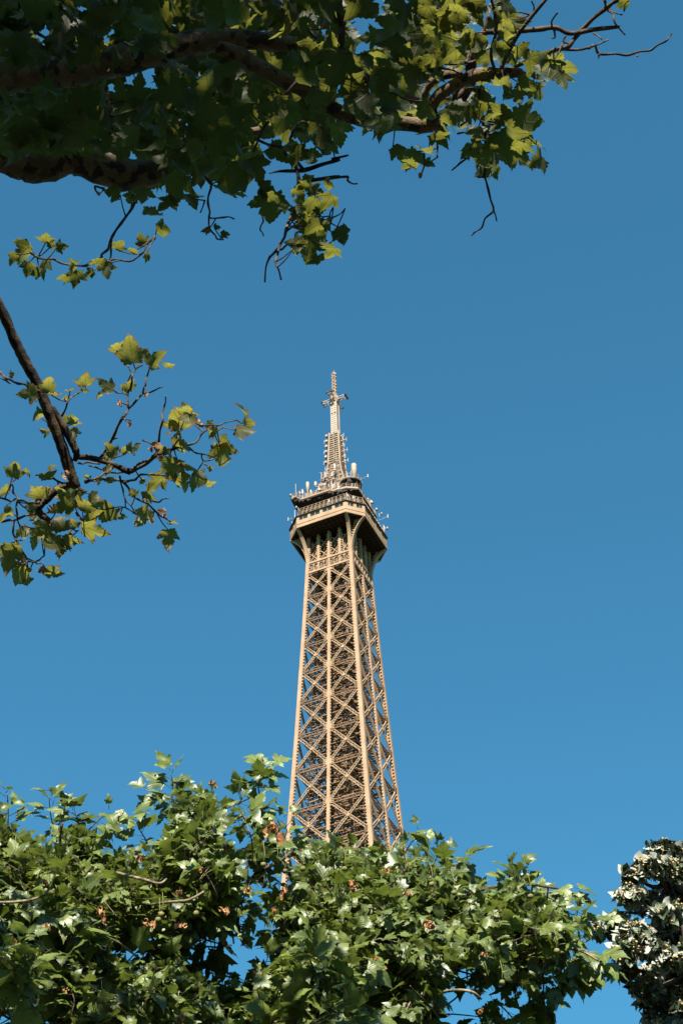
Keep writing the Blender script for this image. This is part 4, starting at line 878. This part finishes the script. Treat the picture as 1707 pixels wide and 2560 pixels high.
lst = [(735, 300, 175, 100, .2), (865, 352, 125, 55, .2), (600, 505, 100, 150, .2), (725, 495, 90, 90, .2), (480, 465, 98, 80, .4), (390, 515, 48, 100, .2), (370, 573, 42, 170, .3), (480, 530, 36, 20, .4), (160, 545, 112, 190, .4), (270, 490, 115, 95, .6), (305, 525, 80, 60, .2), (205, 660, 90, 130, .8), (258, 757, 72, 180, .1), (405, 690, 105, 60, .3), (412, 770, 80, 280, .3), (1390, 660, 155, 60, .3), (1370, 755, 118, -20, .3), (1000, 690, 155, 110, .5), (1050, 640, 110, 70, .9), (1055, 710, 120, 260, .5), (960, 710, 95, 200, .5), (1210, 755, 92, 10, .1), (1165, 768, 55, 200, .9), (1280, 815, 115, 0, .5), (1255, 895, 160, 280, .95), (1230, 850, 90, 110, .9), (1180, 965, 40, 270, .9), (1025, 825, 135, 30, .9), (960, 960, 150, 230, .6), (1080, 930, 150, 80, .3), (1040, 1040, 130, 300, .95), (875, 1037, 115, 190, .5), (1120, 1035, 125, 330, .2), (920, 860, 75, 100, .1), (640, 870, 95, 100, .3), (690, 860, 55, 80, .4), (750, 860, 95, 30, .4), (600, 900, 45, 100, .3), (610, 985, 85, 300, .3), (620, 1040, 60, 270, .6), (545, 1030, 52, 170, .5), (490, 1010, 42, 100, .3), (85, 970, 110, 75, .7), (20, 1075, 85, 160, .7), (255, 985, 105, 100, .2), (215, 1080, 135, 110, .3), (345, 1080, 72, 40, .9), (410, 1105, 135, 0, .5), (30, 1220, 105, 200, .8), (360, 1170, 125, 200, .3), (280, 1200, 95, 140, .95), (490, 1160, 115, 60, .5), (520, 1215, 140, 220, .2), (600, 1205, 130, 100, .05), (680, 1240, 62, 290, .3), (800, 1245, 135, 240, .3), (825, 1190, 62, 300, .9), (840, 1115, 95, 20, .3), (750, 1100, 52, 110, .3), (945, 1345, 108, 270, .5), (985, 1265, 38, 30, .9), (955, 1270, 40, 110, .8), (340, 1270, 115, 100, .3), (180, 1190, 85, 250, .3), (240, 1310, 105, 210, .4), (420, 1270, 65, 100, .2), (530, 1310, 155, -10, .95), (400, 1370, 105, -20, .95), (140, 1330, 92, 300, .7), (50, 1360, 145, 100, .8), (290, 1400, 175, 200, .2), (360, 1430, 95, -20, .5), (50, 1450, 165, 250, .6), (105, 1540, 145, 240, .95), (300, 1560, 118, -40, .4), (270, 1335, 85, 60, .9), (30, 1170, 70, 150, .8), (440, 1150, 80, 80, .4), (70, 440, 40, 20, .2), (330, 1140, 80, 250, .2), (200, 1250, 80, 260, .2)]
for (x, y, w, a, t) in lst:
    hand_leaf(LB, PET, *Z6(x, y), w/2.24*1.13, a, DL+rng.uniform(-.25, .2), tips, t, tilt=.38)
    if w > 85 and rng.random() < (.8 if y > 950 else .5): hand_leaf(LB, PET, *Z6(x+rng.normal()*w*.4, y+rng.normal()*w*.35), w/2.24*rng.uniform(.5, .85), a+rng.normal()*60, DL+rng.uniform(.1, .4), tips, rng.random(), tilt=.6)
OLD = Leaves()
for (x, y, w, a) in ((860, 830, 85, 120), (885, 905, 60, 270), (1110, 695, 55, 60), (1135, 730, 40, 0), (30, 1505, 70, 200), (215, 1530, 70, 200), (680, 615, 50, 260), (722, 725, 40, 260), (817, 560, 40, 250), (905, 1220, 60, -30), (835, 850, 60, 190), (300, 1190, 50, 60), (370, 1020, 70, 200), (930, 1225, 40, 40)): hand_leaf(OLD, PET, *Z6(x, y), w/2.24*1.3, a, DL-.1, tips, .15 if y in (615, 725, 560, 1020) else rng.random(), T_CURL[rng.integers(0, 6)], tilt=.8)
P2(LB.build('foliage', M_leaf_branch, None, None, [(PET, M_twig)])); P2(OLD.build('withered_leaves', M_wither, None))
HI = Leaves()
def fn():
    d = rng.normal(size=3); d = d/np.linalg.norm(d)*rng.uniform(.2, 1)**.5; p = np.array([-6.6, 8.6, 13.0])+d*np.array([2.6, 2.8, 4.0]); return p if hidden_from_frame(p, 250) else None
random_leaf_cloud(HI, 1500, fn, .2); P2(HI.build('unseen_upper_crown', M_leaf_branch, None))

# ------------------------------------------------------------------ unseen trees added round the viewer to block low sky and ground light
WD = Leaves()
WC = [(-16, -9, 9, 6, 7), (-7, -13, 10, 6, 7), (3, -14, 10, 6, 7), (12, -11, 9, 6, 7), (17, -2, 9, 6, 7), (-17, 2, 9, 6, 7), (18, 9, 7, 5, 6), (-18, 12, 8, 5, 7), (9, -6, 8, 4, 4.5)]
for (x, y, z, r, rz) in WC:
    def fn():
        d = rng.normal(size=3); d /= np.linalg.norm(d); p = np.array([x, y, z])+d*np.array([r, r, rz])*rng.uniform(.6, 1); return p if hidden_from_frame(p, 300) and p[2] > .4 else None
    random_leaf_cloud(WD, 900, fn, .95)
wo = WD.build('unseen_woodland', M_leaf_over, None, 'stuff')

# ------------------------------------------------------------------ sunlit plane trees along the bottom
def ell(p): return at_depth(*p)
def bottom_tree(name_label, poly, holes, cx, Y0, base_x, n_spray, limbs, withered, balls, seed, near=(), extra=(), thin=()):
    global rng
    rng = np.random.default_rng(seed)
    base = np.array([base_x, Y0, 0.0]); T = empty('plane_tree', base); tag(T, name_label, 'tree')
    inv = Matrix.Translation(-Vector(base))
    def PP(o): o.parent = T; o.matrix_parent_inverse = inv; return o
    fork = np.array([base_x, Y0, 5.2])
    b = MB(); C = smooth([base, base+np.array([.05, 0, 1.5]), base+np.array([-.05, .05, 3.5]), fork], 5); b.tube(C, list(np.interp(np.linspace(0, 1, len(C)), [0, .1, 1], [.46, .34, .24])), 16, jit=.02); PP(b.build('trunk', M_bark, None, True))
    nodes = []; main = []
    for pts in limbs:                                    # limbs run from the fork through seen places
        thin_ = pts[0][2] <= 4
        b = MB(); P = ([] if thin_ else ([fork] if pts[0][2] > 7 else [min(nodes, key=lambda q: np.linalg.norm(q-at_depth(pts[0][0], pts[0][1], Y0+pts[0][3])))]))+[at_depth(x, y, Y0+dy) for x, y, r, dy in pts]; R = ([] if thin_ else [.15 if pts[0][2] > 7 else .02])+[world_r(r, Y0*1.18) for x, y, r, dy in pts]
        C = smooth(P, 6); RR = list(np.interp(np.linspace(0, len(P)-1, len(C)), range(len(P)), R)); b.tube(C, RR, 10, jit=.03); nodes += C[4:]; main += C[4:] if pts[0][2] > 7 else []; PP(b.build('twig' if thin_ else 'limb', M_twig_pale if thin_ else M_twig, None, True))
    NA = np.array(main)
    Lv = Leaves(); TWG = MB(); PL = MB()
    xs = [p[0] for p in poly]; ys = [p[1] for p in poly]; cen = at_depth(cx, 2560, Y0+.3)
    sprays = []
    def spray(p, d, n, size, tmul=1.0, len_=.42, face=0.0):
        d = nrm(d); side0 = nrm(np.cross(d, (0, 0, 1))+1e-3); up0 = np.cross(side0, d); L = len_*rng.uniform(.7, 1.3); start = p-d*L*.8
        tb = [start+d*L*t+np.array([0, 0, -.05*t*t])+rng.normal(size=3)*.01 for t in (0, .35, .7, 1)]
        (PL if rng.random() < .5 else TWG).tube(smooth(tb, 2), list(np.linspace(.007, .003, 7)), 5)
        for i in range(n):
            s = (i+.8)/n; q = start+d*L*s; sg = 1 if i % 2 else -1; a = rng.normal()*.5
            ax = nrm(d*(.35+.5*s)+side0*sg*(1-.5*s)*math.cos(a)+up0*math.sin(a)*.6+np.array([0, 0, -.3])+rng.normal(size=3)*.28)
            nv = np.array([0, -.42, .6])+to_sun*.25+rng.normal(size=3)*.7*(1-face*.6)+np.array([0, -.8, 0])*face
            pet = q+ax*rng.uniform(.04, .1); sz = size*rng.uniform(.5, 1.2)*(1-.35*(s > .8))
            tp = T_PLANE[rng.integers(0, 14)] if rng.random() < .6 else T_BENT[rng.integers(4, 16)]; Lv.add(tp, pet, ax, nv, sz, min(1, rng.random()*tmul)); TWG.tube([q, pet], [.0025, .002], 4)
        sprays.append(start)
    k = 0
    while k < n_spray:
        x, y = rng.uniform(min(xs), max(xs)), rng.uniform(min(ys), max(ys))
        if any(in_poly([x], [y], h)[0] for h in thin) and rng.random() < .55: continue
        if not in_poly([x], [y], poly)[0] or any(in_poly([x], [y], h)[0] or d_poly(np.array([x]), np.array([y]), h)[0] < 42 for h in holes): continue
        db = float(d_poly(np.array([x]), np.array([y]), poly)[0])
        if db < 40: continue
        th = min(1, (db/190))**.6; dep = rng.uniform(-1, 1)
        if rng.random() < .35: dep = -abs(dep)**.5
        p = at_depth(x, y, Y0+dep*1.55*th); d = nrm(p-cen)+np.array([0, 0, .25])+rng.normal(size=3)*.45
        if db < 75: d += UP*.3*(1 if y < 2300 else 0)
        spray(p, d, int(rng.integers(6, 10)), .156, 1.0, .38); k += 1
    for (x, y, a, n, L, sz) in extra:                    # shoots standing out of the outline
        a = math.radians(a); p = at_depth(x, y, Y0-.2); spray(p, RT*math.cos(a)+UP*math.sin(a)+FW*rng.normal()*.2, n+3, sz*.95, 1.3, L*.72, 1.0)
    for (px0, py0, px1, py1, n) in near:                 # brighter sprays nearer the viewer
        for _ in range(n):
            p = at_depth(rng.uniform(px0, px1), rng.uniform(py0, py1), Y0-1.9+rng.normal()*.15); spray(p, np.array([rng.normal()*.5, -.8, .35]), 7, .19, 2.2)
    for s in sprays[::3]:                                # shoots back to the nearest limb
        d = np.linalg.norm(NA-s, axis=1); j = int(d.argmin())
        if .05 < d[j] < 1.1: TWG.tube(smooth([NA[j], (NA[j]+s)/2+rng.normal(size=3)*.06*d[j], s], 3), list(np.linspace(.009, .004, 7)), 5)
    PP(Lv.build('foliage', M_leaf, None, None, [(TWG, M_twig), (PL, M_twig_pale)]))
    for (x, y, w, *dd) in withered:
        Wl = Leaves(); p = at_depth(x, y, Y0-1.6+(dd[0] if dd else 0)); s = world_r(w, Y0*1.1)
        for j in range(4): Wl.add(T_CURL[rng.integers(0, 6)], p+rng.normal(size=3)*s*.16-np.array([0, 0, -s*.3]), nrm(np.array([rng.normal()*.5, rng.normal()*.5, -1])), np.array([rng.normal()*.6, -1, .3]), s*.95, rng.random())
        PP(Wl.build('withered_leaf', M_wither, None))
    for (x, y) in balls:
        b = MB(); p = at_depth(x, y, Y0-1.6); r = .021
        ico = [(0, 0, 1)]+[(math.cos(t)*math.cos(e), math.sin(t)*math.cos(e), math.sin(e)) for e in (.6, 0, -.6) for t in np.linspace(0, 2*math.pi, 9)[:-1]]+[(0, 0, -1)]
        fs = [(0, 1+i, 1+(i+1) % 8) for i in range(8)]+[(1+8*e+i, 9+8*e+i, 9+8*e+(i+1) % 8, 1+8*e+(i+1) % 8) for e in range(2) for i in range(8)]+[(25, 17+(i+1) % 8, 17+i) for i in range(8)]
        b.add([p+np.array(v)*r*(1+.06*rng.normal()) for v in ico], fs); b.tube([p+np.array([0, 0, r]), p+np.array([.01, 0, .08]), p+np.array([.0, 0, .17])], [.0022]*3, 4); PP(b.build('seed_ball', M_ball, None, True))
    return T

pl_left = [Z7(*p) for p in ((-120, 315), (0, 325), (60, 355), (120, 410), (200, 435), (270, 390), (400, 385), (440, 420), (500, 405), (500, 460), (590, 525), (690, 495), (740, 430), (730, 340), (765, 285), (740, 200), (830, 180), (860, 215), (950, 195), (1010, 240), (1120, 245), (1200, 240), (1255, 305), (1220, 370), (1250, 420), (1290, 440), (1330, 500), (1240, 560), (1180, 620), (1150, 700), (1150, 830), (1060, 860), (1000, 810), (960, 860), (930, 900), (950, 1010), (1050, 1000), (1080, 1080), (1060, 1400), (1000, 1560), (-120, 1560))]
holes_left = [[Z7(*p) for p in h] for h in (((890, 900), (1000, 800), (1080, 880), (1060, 1020), (930, 1050)), ((80, 1225), (200, 1225), (210, 1340), (70, 1340)), ((560, 850), (640, 860), (620, 960), (560, 960)), ((1060, 440), (1130, 450), (1120, 480)))]
limbs_left = [[(*Z7(760, 1400), 20, .5), (*Z7(770, 1180), 17, .3), (*Z7(790, 1100), 15, .1), (*Z7(830, 1000), 13, -.2), (*Z7(870, 880), 10, -.3), (*Z7(900, 740), 7, -.4), (*Z7(960, 520), 6, 0), (*Z7(930, 330), 4, 0)],
    [(*Z7(500, 1450), 22, .4), (*Z7(480, 1230), 17, .4), (*Z7(455, 1060), 14, .4), (*Z7(430, 850), 9, .2), (*Z7(380, 600), 6, 0), (*Z7(330, 430), 4, 0)],
    [(*Z7(450, 1350), 20, -.3), (*Z7(420, 1220), 16, -.4), (*Z7(380, 1080), 14, -.3), (*Z7(355, 960), 11, -.2), (*Z7(250, 780), 7, -.3), (*Z7(150, 560), 5, 0), (*Z7(40, 400), 4, 0)],
    [(*Z7(300, 1350), 14, .2), (*Z7(180, 1180), 10, .2), (*Z7(60, 1060), 7, .3), (*Z7(-80, 950), 5, .2)],
    [(*Z7(850, 1250), 13, .3), (*Z7(1000, 1000), 9, .6), (*Z7(1080, 750), 7, .3), (*Z7(1180, 620), 5, -.3), (*Z7(1290, 560), 4.5, -.4), (*Z7(1350, 510), 4, -.4)],
    [(*Z7(540, 612), 3, -1.0), (*Z7(600, 628), 3.2, -1.55), (*Z7(670, 645), 3.2, -1.65), (*Z7(735, 662), 2.6, -1.65), (*Z7(770, 640), 2, -1.5)], [(*Z7(-20, 750), 3, -1.3), (*Z7(100, 745), 3, -1.6), (*Z7(200, 720), 2.4, -1.6), (*Z7(250, 690), 2, -1.3)], [(*Z7(700, 760), 3, -1.1), (*Z7(780, 748), 3, -1.6), (*Z7(870, 738), 3, -1.65), (*Z7(940, 700), 2.2, -1.6)]]
bottom_tree('sunlit plane tree at the lower left, its highest clump rising beside the iron tower', pl_left, holes_left, *[430, 12.0, -1.1], 690, limbs_left,
    [(*Z7(985, 210), 26, 1.5), (*Z7(1262, 435), 50, .4), (*Z7(1042, 505), 30), (*Z7(652, 545), 26), (*Z7(470, 805), 28), (*Z7(700, 850), 30), (*Z7(205, 675), 22), (*Z7(830, 1285), 26, -.6), (*Z7(1148, 700), 22), (*Z7(850, 862), 18), (*Z7(828, 710), 18), (*Z7(330, 900), 20, .3), (*Z7(70, 940), 18), (*Z7(305, 1160), 14), (*Z7(1040, 790), 22), (*Z7(920, 605), 16), (*Z7(215, 870), 18)],
    [Z7(*p) for p in ((235, 705), (220, 710), (745, 805), (730, 830), (460, 1205), (222, 1135), (905, 800), (62, 540), (930, 425), (1215, 575))], 21,
    [(*Z7(0, 900), *Z7(230, 1260), 7)],
    [(*Z7(790, 180), 95, 7, .5, .22), (*Z7(740, 245), 160, 5, .4, .2), (*Z7(1170, 165), 60, 8, .5, .2), (*Z7(1220, 130), 75, 6, .4, .18), (*Z7(1225, 320), 20, 6, .4, .2), (*Z7(240, 275), 95, 7, .55, .15), (*Z7(30, 260), 95, 7, .45, .17), (*Z7(640, 385), 110, 6, .4, .17), (*Z7(480, 345), 45, 5, .5, .18), (*Z7(340, 330), 120, 5, .3, .22), (*Z7(990, 960), 270, 4, .3, .24), (*Z7(1110, 840), 280, 5, .35, .2), (*Z7(1310, 390), 90, 4, .4, .17), (*Z7(1290, 450), 40, 6, .4, .2), (*Z7(1240, 440), 120, 6, .45, .2), (*Z7(1330, 500), -10, 5, .4, .18)], [[Z7(*p) for p in ((300, 820), (960, 790), (930, 1100), (500, 1130), (330, 1020))], [Z7(*p) for p in ((60, 1180), (300, 1180), (300, 1400), (60, 1400))]])
pl_right = [Z8(*p) for p in ((-330, 520), (-330, 490), (-240, 440), (-120, 430), (0, 440), (150, 430), (240, 450), (320, 440), (370, 500), (430, 505), (480, 500), (510, 520), (590, 520), (600, 560), (570, 610), (640, 640), (700, 660), (750, 640), (800, 620), (850, 640), (880, 650), (980, 660), (1050, 670), (1060, 715), (1050, 760), (1100, 780), (1170, 810), (1170, 860), (1120, 900), (1090, 950), (1170, 990), (1220, 1040), (1150, 1060), (1050, 1060), (990, 1080), (950, 1030), (890, 1050), (960, 1095), (900, 1130), (830, 1140), (760, 1180), (780, 1260), (830, 1330), (830, 1560), (-600, 1560), (-620, 1310), (-600, 1180), (-460, 1040), (-350, 960), (-370, 900), (-390, 830), (-350, 700), (-320, 650), (-240, 600), (-240, 560))]
holes_right = [[Z8(*p) for p in h] for h in (((670, 1160), (745, 1150), (720, 1240), (675, 1260)), ((-330, 520), (-250, 550), (-260, 640), (-350, 640)), ((560, 1000), (620, 990), (620, 1040)), ((1080, 1000), (1090, 950), (1120, 990)), ((480, 1200), (520, 1180), (520, 1290), (480, 1300)))]
limbs_right = [[(*Z8(230, 1400), 20, .3), (*Z8(210, 1240), 16, .2), (*Z8(230, 1050), 12, .2), (*Z8(200, 850), 8, 0), (*Z8(150, 650), 6, 0), (*Z8(60, 500), 4, 0)],
    [(*Z8(440, 1160), 3, -.9), (*Z8(520, 1145), 3.4, -1.5), (*Z8(600, 1152), 3, -1.6), (*Z8(645, 1185), 2, -1.5)],
    [(*Z8(350, 1300), 16, .2), (*Z8(520, 1050), 11, .2), (*Z8(700, 920), 8, .2), (*Z8(880, 850), 6, .1), (*Z8(1050, 830), 4.5, 0), (*Z8(1170, 815), 3.5, 0)],
    [(*Z8(300, 1250), 12, .5), (*Z8(420, 900), 8, .4), (*Z8(560, 720), 5, .3), (*Z8(800, 660), 4, .2), (*Z8(1000, 680), 3, .1)],
    [(*Z8(60, 1300), 14, .2), (*Z8(-100, 1000), 9, .4), (*Z8(-180, 750), 6, .3), (*Z8(-250, 560), 4, 0)],
    [(*Z8(800, 1000), 3.5, -.4), (*Z8(880, 950), 3.5, -.6), (*Z8(1080, 960), 3, -.4), (*Z8(1180, 1010), 2.4, -.4)]]
bottom_tree('sunlit plane tree in front of the iron tower, its leafy bough stretching towards the linden', pl_right, holes_right, *[960, 12.6, .35], 840, limbs_right,
    [(*Z8(205, 605), 20), (*Z8(60, 660), 28), (*Z8(315, 705), 22), (*Z8(410, 860), 34), (*Z8(160, 1020), 22), (*Z8(-265, 710), 24), (*Z8(-300, 780), 18), (*Z8(640, 1250), 18), (*Z8(-20, 1140), 24), (*Z8(200, 1060), 14), (*Z8(660, 985), 14)],
    [Z8(*p) for p in ((990, 965), (418, 660), (-290, 560), (-250, 600), (-170, 590), (20, 590), (520, 700), (740, 1110), (870, 715))], 33,
    [(*Z8(-420, 1050), *Z8(60, 1320), 34), (*Z8(-150, 930), *Z8(100, 1100), 6)],
    [(*Z8(340, 440), 60, 5, .4, .17), (*Z8(450, 500), 60, 5, .35, .2), (*Z8(560, 540), 20, 5, .35, .24), (*Z8(790, 610), 95, 7, .45, .16), (*Z8(840, 600), 60, 5, .35, .16), (*Z8(1040, 680), 10, 6, .35, .22), (*Z8(1150, 820), 0, 5, .4, .2), (*Z8(1210, 1020), -30, 5, .4, .2), (*Z8(1140, 1060), 280, 4, .3, .23), (*Z8(920, 1200), 270, 3, .35, .26), (*Z8(950, 1230), 285, 2, .3, .24), (*Z8(1050, 1060), 270, 4, .3, .22), (*Z8(820, 1100), 290, 5, .35, .2), (*Z8(960, 1085), 0, 4, .3, .2), (*Z8(800, 1280), -40, 6, .4, .2), (*Z8(1080, 770), 70, 4, .35, .2)], [[Z8(*p) for p in ((420, 930), (860, 930), (900, 1160), (700, 1330), (420, 1300))], [Z8(*p) for p in ((80, 950), (400, 1000), (400, 1400), (150, 1400))], [Z8(*p) for p in ((-330, 480), (-200, 520), (-230, 660), (-380, 660))]])

# ------------------------------------------------------------------ silver linden
rng = np.random.default_rng(55)
Y3 = 14.5; base = np.array([3.6, Y3, 0]); T3 = empty('linden_tree', base); inv3 = Matrix.Translation(-Vector(base))
tag(T3, 'silver linden at the right edge showing white leaf undersides and tan blossom', 'tree')
def P3(o): o.parent = T3; o.matrix_parent_inverse = inv3; return o
ZL = lambda x, y: (1480+x/4.705, 2060+y/4.705)
b = MB(); C = smooth([base, base+np.array([0, 0, 2.5]), base+np.array([-.1, 0, 5]), base+np.array([-.3, 0, 8]), at_depth(*ZL(900, 700), Y3)], 5); b.tube(C, list(np.interp(np.linspace(0, 1, len(C)), [0, .1, 1], [.36, .27, .02])), 14, jit=.02); P3(b.build('trunk', M_twig, None, True)); lin_nodes = C[8:]
SHADE = [ # clumps: x, y, rx, ry (zoom px), depth offset
    (740, 260, 170, 75, -.1), (900, 330, 120, 70, 0), (640, 480, 250, 130, -.3), (420, 600, 130, 90, -.3), (850, 520, 260, 140, -.2), (380, 820, 190, 140, -.3), (560, 900, 240, 160, 0), (900, 780, 260, 220, .2), (850, 1050, 260, 170, -.3), (230, 1150, 190, 90, -.2), (60, 1240, 110, 80, 0), (430, 1280, 230, 150, -.5), (330, 1480, 190, 160, -.5), (330, 1700, 120, 100, -.3), (560, 1450, 200, 120, -.5), (850, 1300, 280, 180, .3), (860, 1560, 210, 150, -.5), (1080, 1500, 160, 170, -.2), (760, 1720, 260, 160, 0), (560, 1900, 190, 150, -.2), (760, 1960, 300, 150, .1), (950, 1850, 180, 160, .2), (650, 2080, 200, 80, .1), (950, 2150, 250, 150, .1), (700, 2330, 220, 110, .1), (980, 2400, 280, 160, 0), (900, 2600, 400, 150, 0), (1200, 700, 200, 250, .3), (1250, 1100, 220, 250, .3), (1250, 1900, 220, 300, .2), (1200, 2300, 220, 250, .2), (1500, 500, 260, 280, .5), (1700, 950, 320, 300, .3), (1480, 1450, 260, 280, .5), (1850, 1500, 320, 320, .1), (1600, 1950, 300, 280, -.2), (2000, 2050, 320, 300, .3), (1700, 2450, 340, 260, 0), (1400, 150, 200, 200, .3), (1300, 1000, 260, 300, 1.2), (1500, 1800, 300, 300, 1.4), (1150, 2400, 300, 250, 1.2)]
LTOP, LBOT = Leaves(), Leaves(); FB = MB(); TWG = MB(); NA = np.array(lin_nodes)
for (x, y, rx, ry, dy) in SHADE:
    px, py = ZL(x+55, y); Yc = Y3+dy; c = at_depth(px, py, Yc); rx *= .76; ry *= .78; wx, wy = world_r(rx/4.705, 17.2), world_r(ry/4.705, 17.2); n = int(60+rx*ry/190)
    j = int(np.linalg.norm(NA-c, axis=1).argmin()); TWG.tube(smooth([NA[j], (NA[j]+c)/2+np.array([0, 0, -.08]), c], 4), list(np.linspace(.03, .008, 9)), 6)
    for i in range(n):
        d = rng.normal(size=3); d /= np.linalg.norm(d); rr = rng.uniform(.35, 1)**.5
        p = c+(RT*d[0]*wx+UP*d[1]*wy+FW*d[2]*max(wx, wy)*.8)*rr
        ax = nrm(np.array([d[0]*.6, -.1, -.45])+rng.normal(size=3)*.5); flip = rng.random() < ((.26 if d[1] > 0 else .08)+(.3 if d[0] < -.2 and d[1] > -.4 else 0))
        nv = np.array([d[0]*.3, -.25, .9])+rng.normal(size=3)*.45
        if flip: nv = np.array([0, .85, -.35])+rng.normal(size=3)*.35
        sz = rng.uniform(.05, .095); t = T_ROUND[rng.integers(0, 6)]; ti = rng.random()
        LTOP.add(t, p, ax, nv, sz, ti); LBOT.add(t, p, ax, nv, sz, ti, -.012)
    for i in range(int(n/18)):
        d = rng.normal(size=3); d /= np.linalg.norm(d); d[2] = -abs(d[2])
        p = c+(RT*d[0]*wx+UP*d[1]*wy*.9+FW*d[2]*max(wx, wy))*.92
        for q in range(int(rng.integers(4, 9))):
            pp = p+rng.normal(size=3)*.028; r = rng.uniform(.009, .015)
            FB.add([pp+np.array(v)*r for v in ((1, 0, 0), (-1, 0, 0), (0, 1, 0), (0, -1, 0), (0, 0, 1), (0, 0, -1))], ((0, 2, 4), (2, 1, 4), (1, 3, 4), (3, 0, 4), (2, 0, 5), (1, 2, 5), (3, 1, 5), (0, 3, 5)))
lim = [(*ZL(500, 1050),), (*ZL(300, 1035),), (*ZL(180, 1060),), (*ZL(60, 1110),)]
C = smooth([at_depth(x, y, Y3-.2) for x, y in lim], 4); TWG.tube(C, list(np.linspace(.012, .006, len(C))), 6)
f3 = P3(LTOP.build('foliage', M_lin_top, None, None, [(TWG, M_twig)])); u3 = LBOT.build('leaf_undersides', M_lin_bot, None); u3.parent = f3
P3(FB.build('blossom', M_flower, None, True))['kind'] = 'stuff'
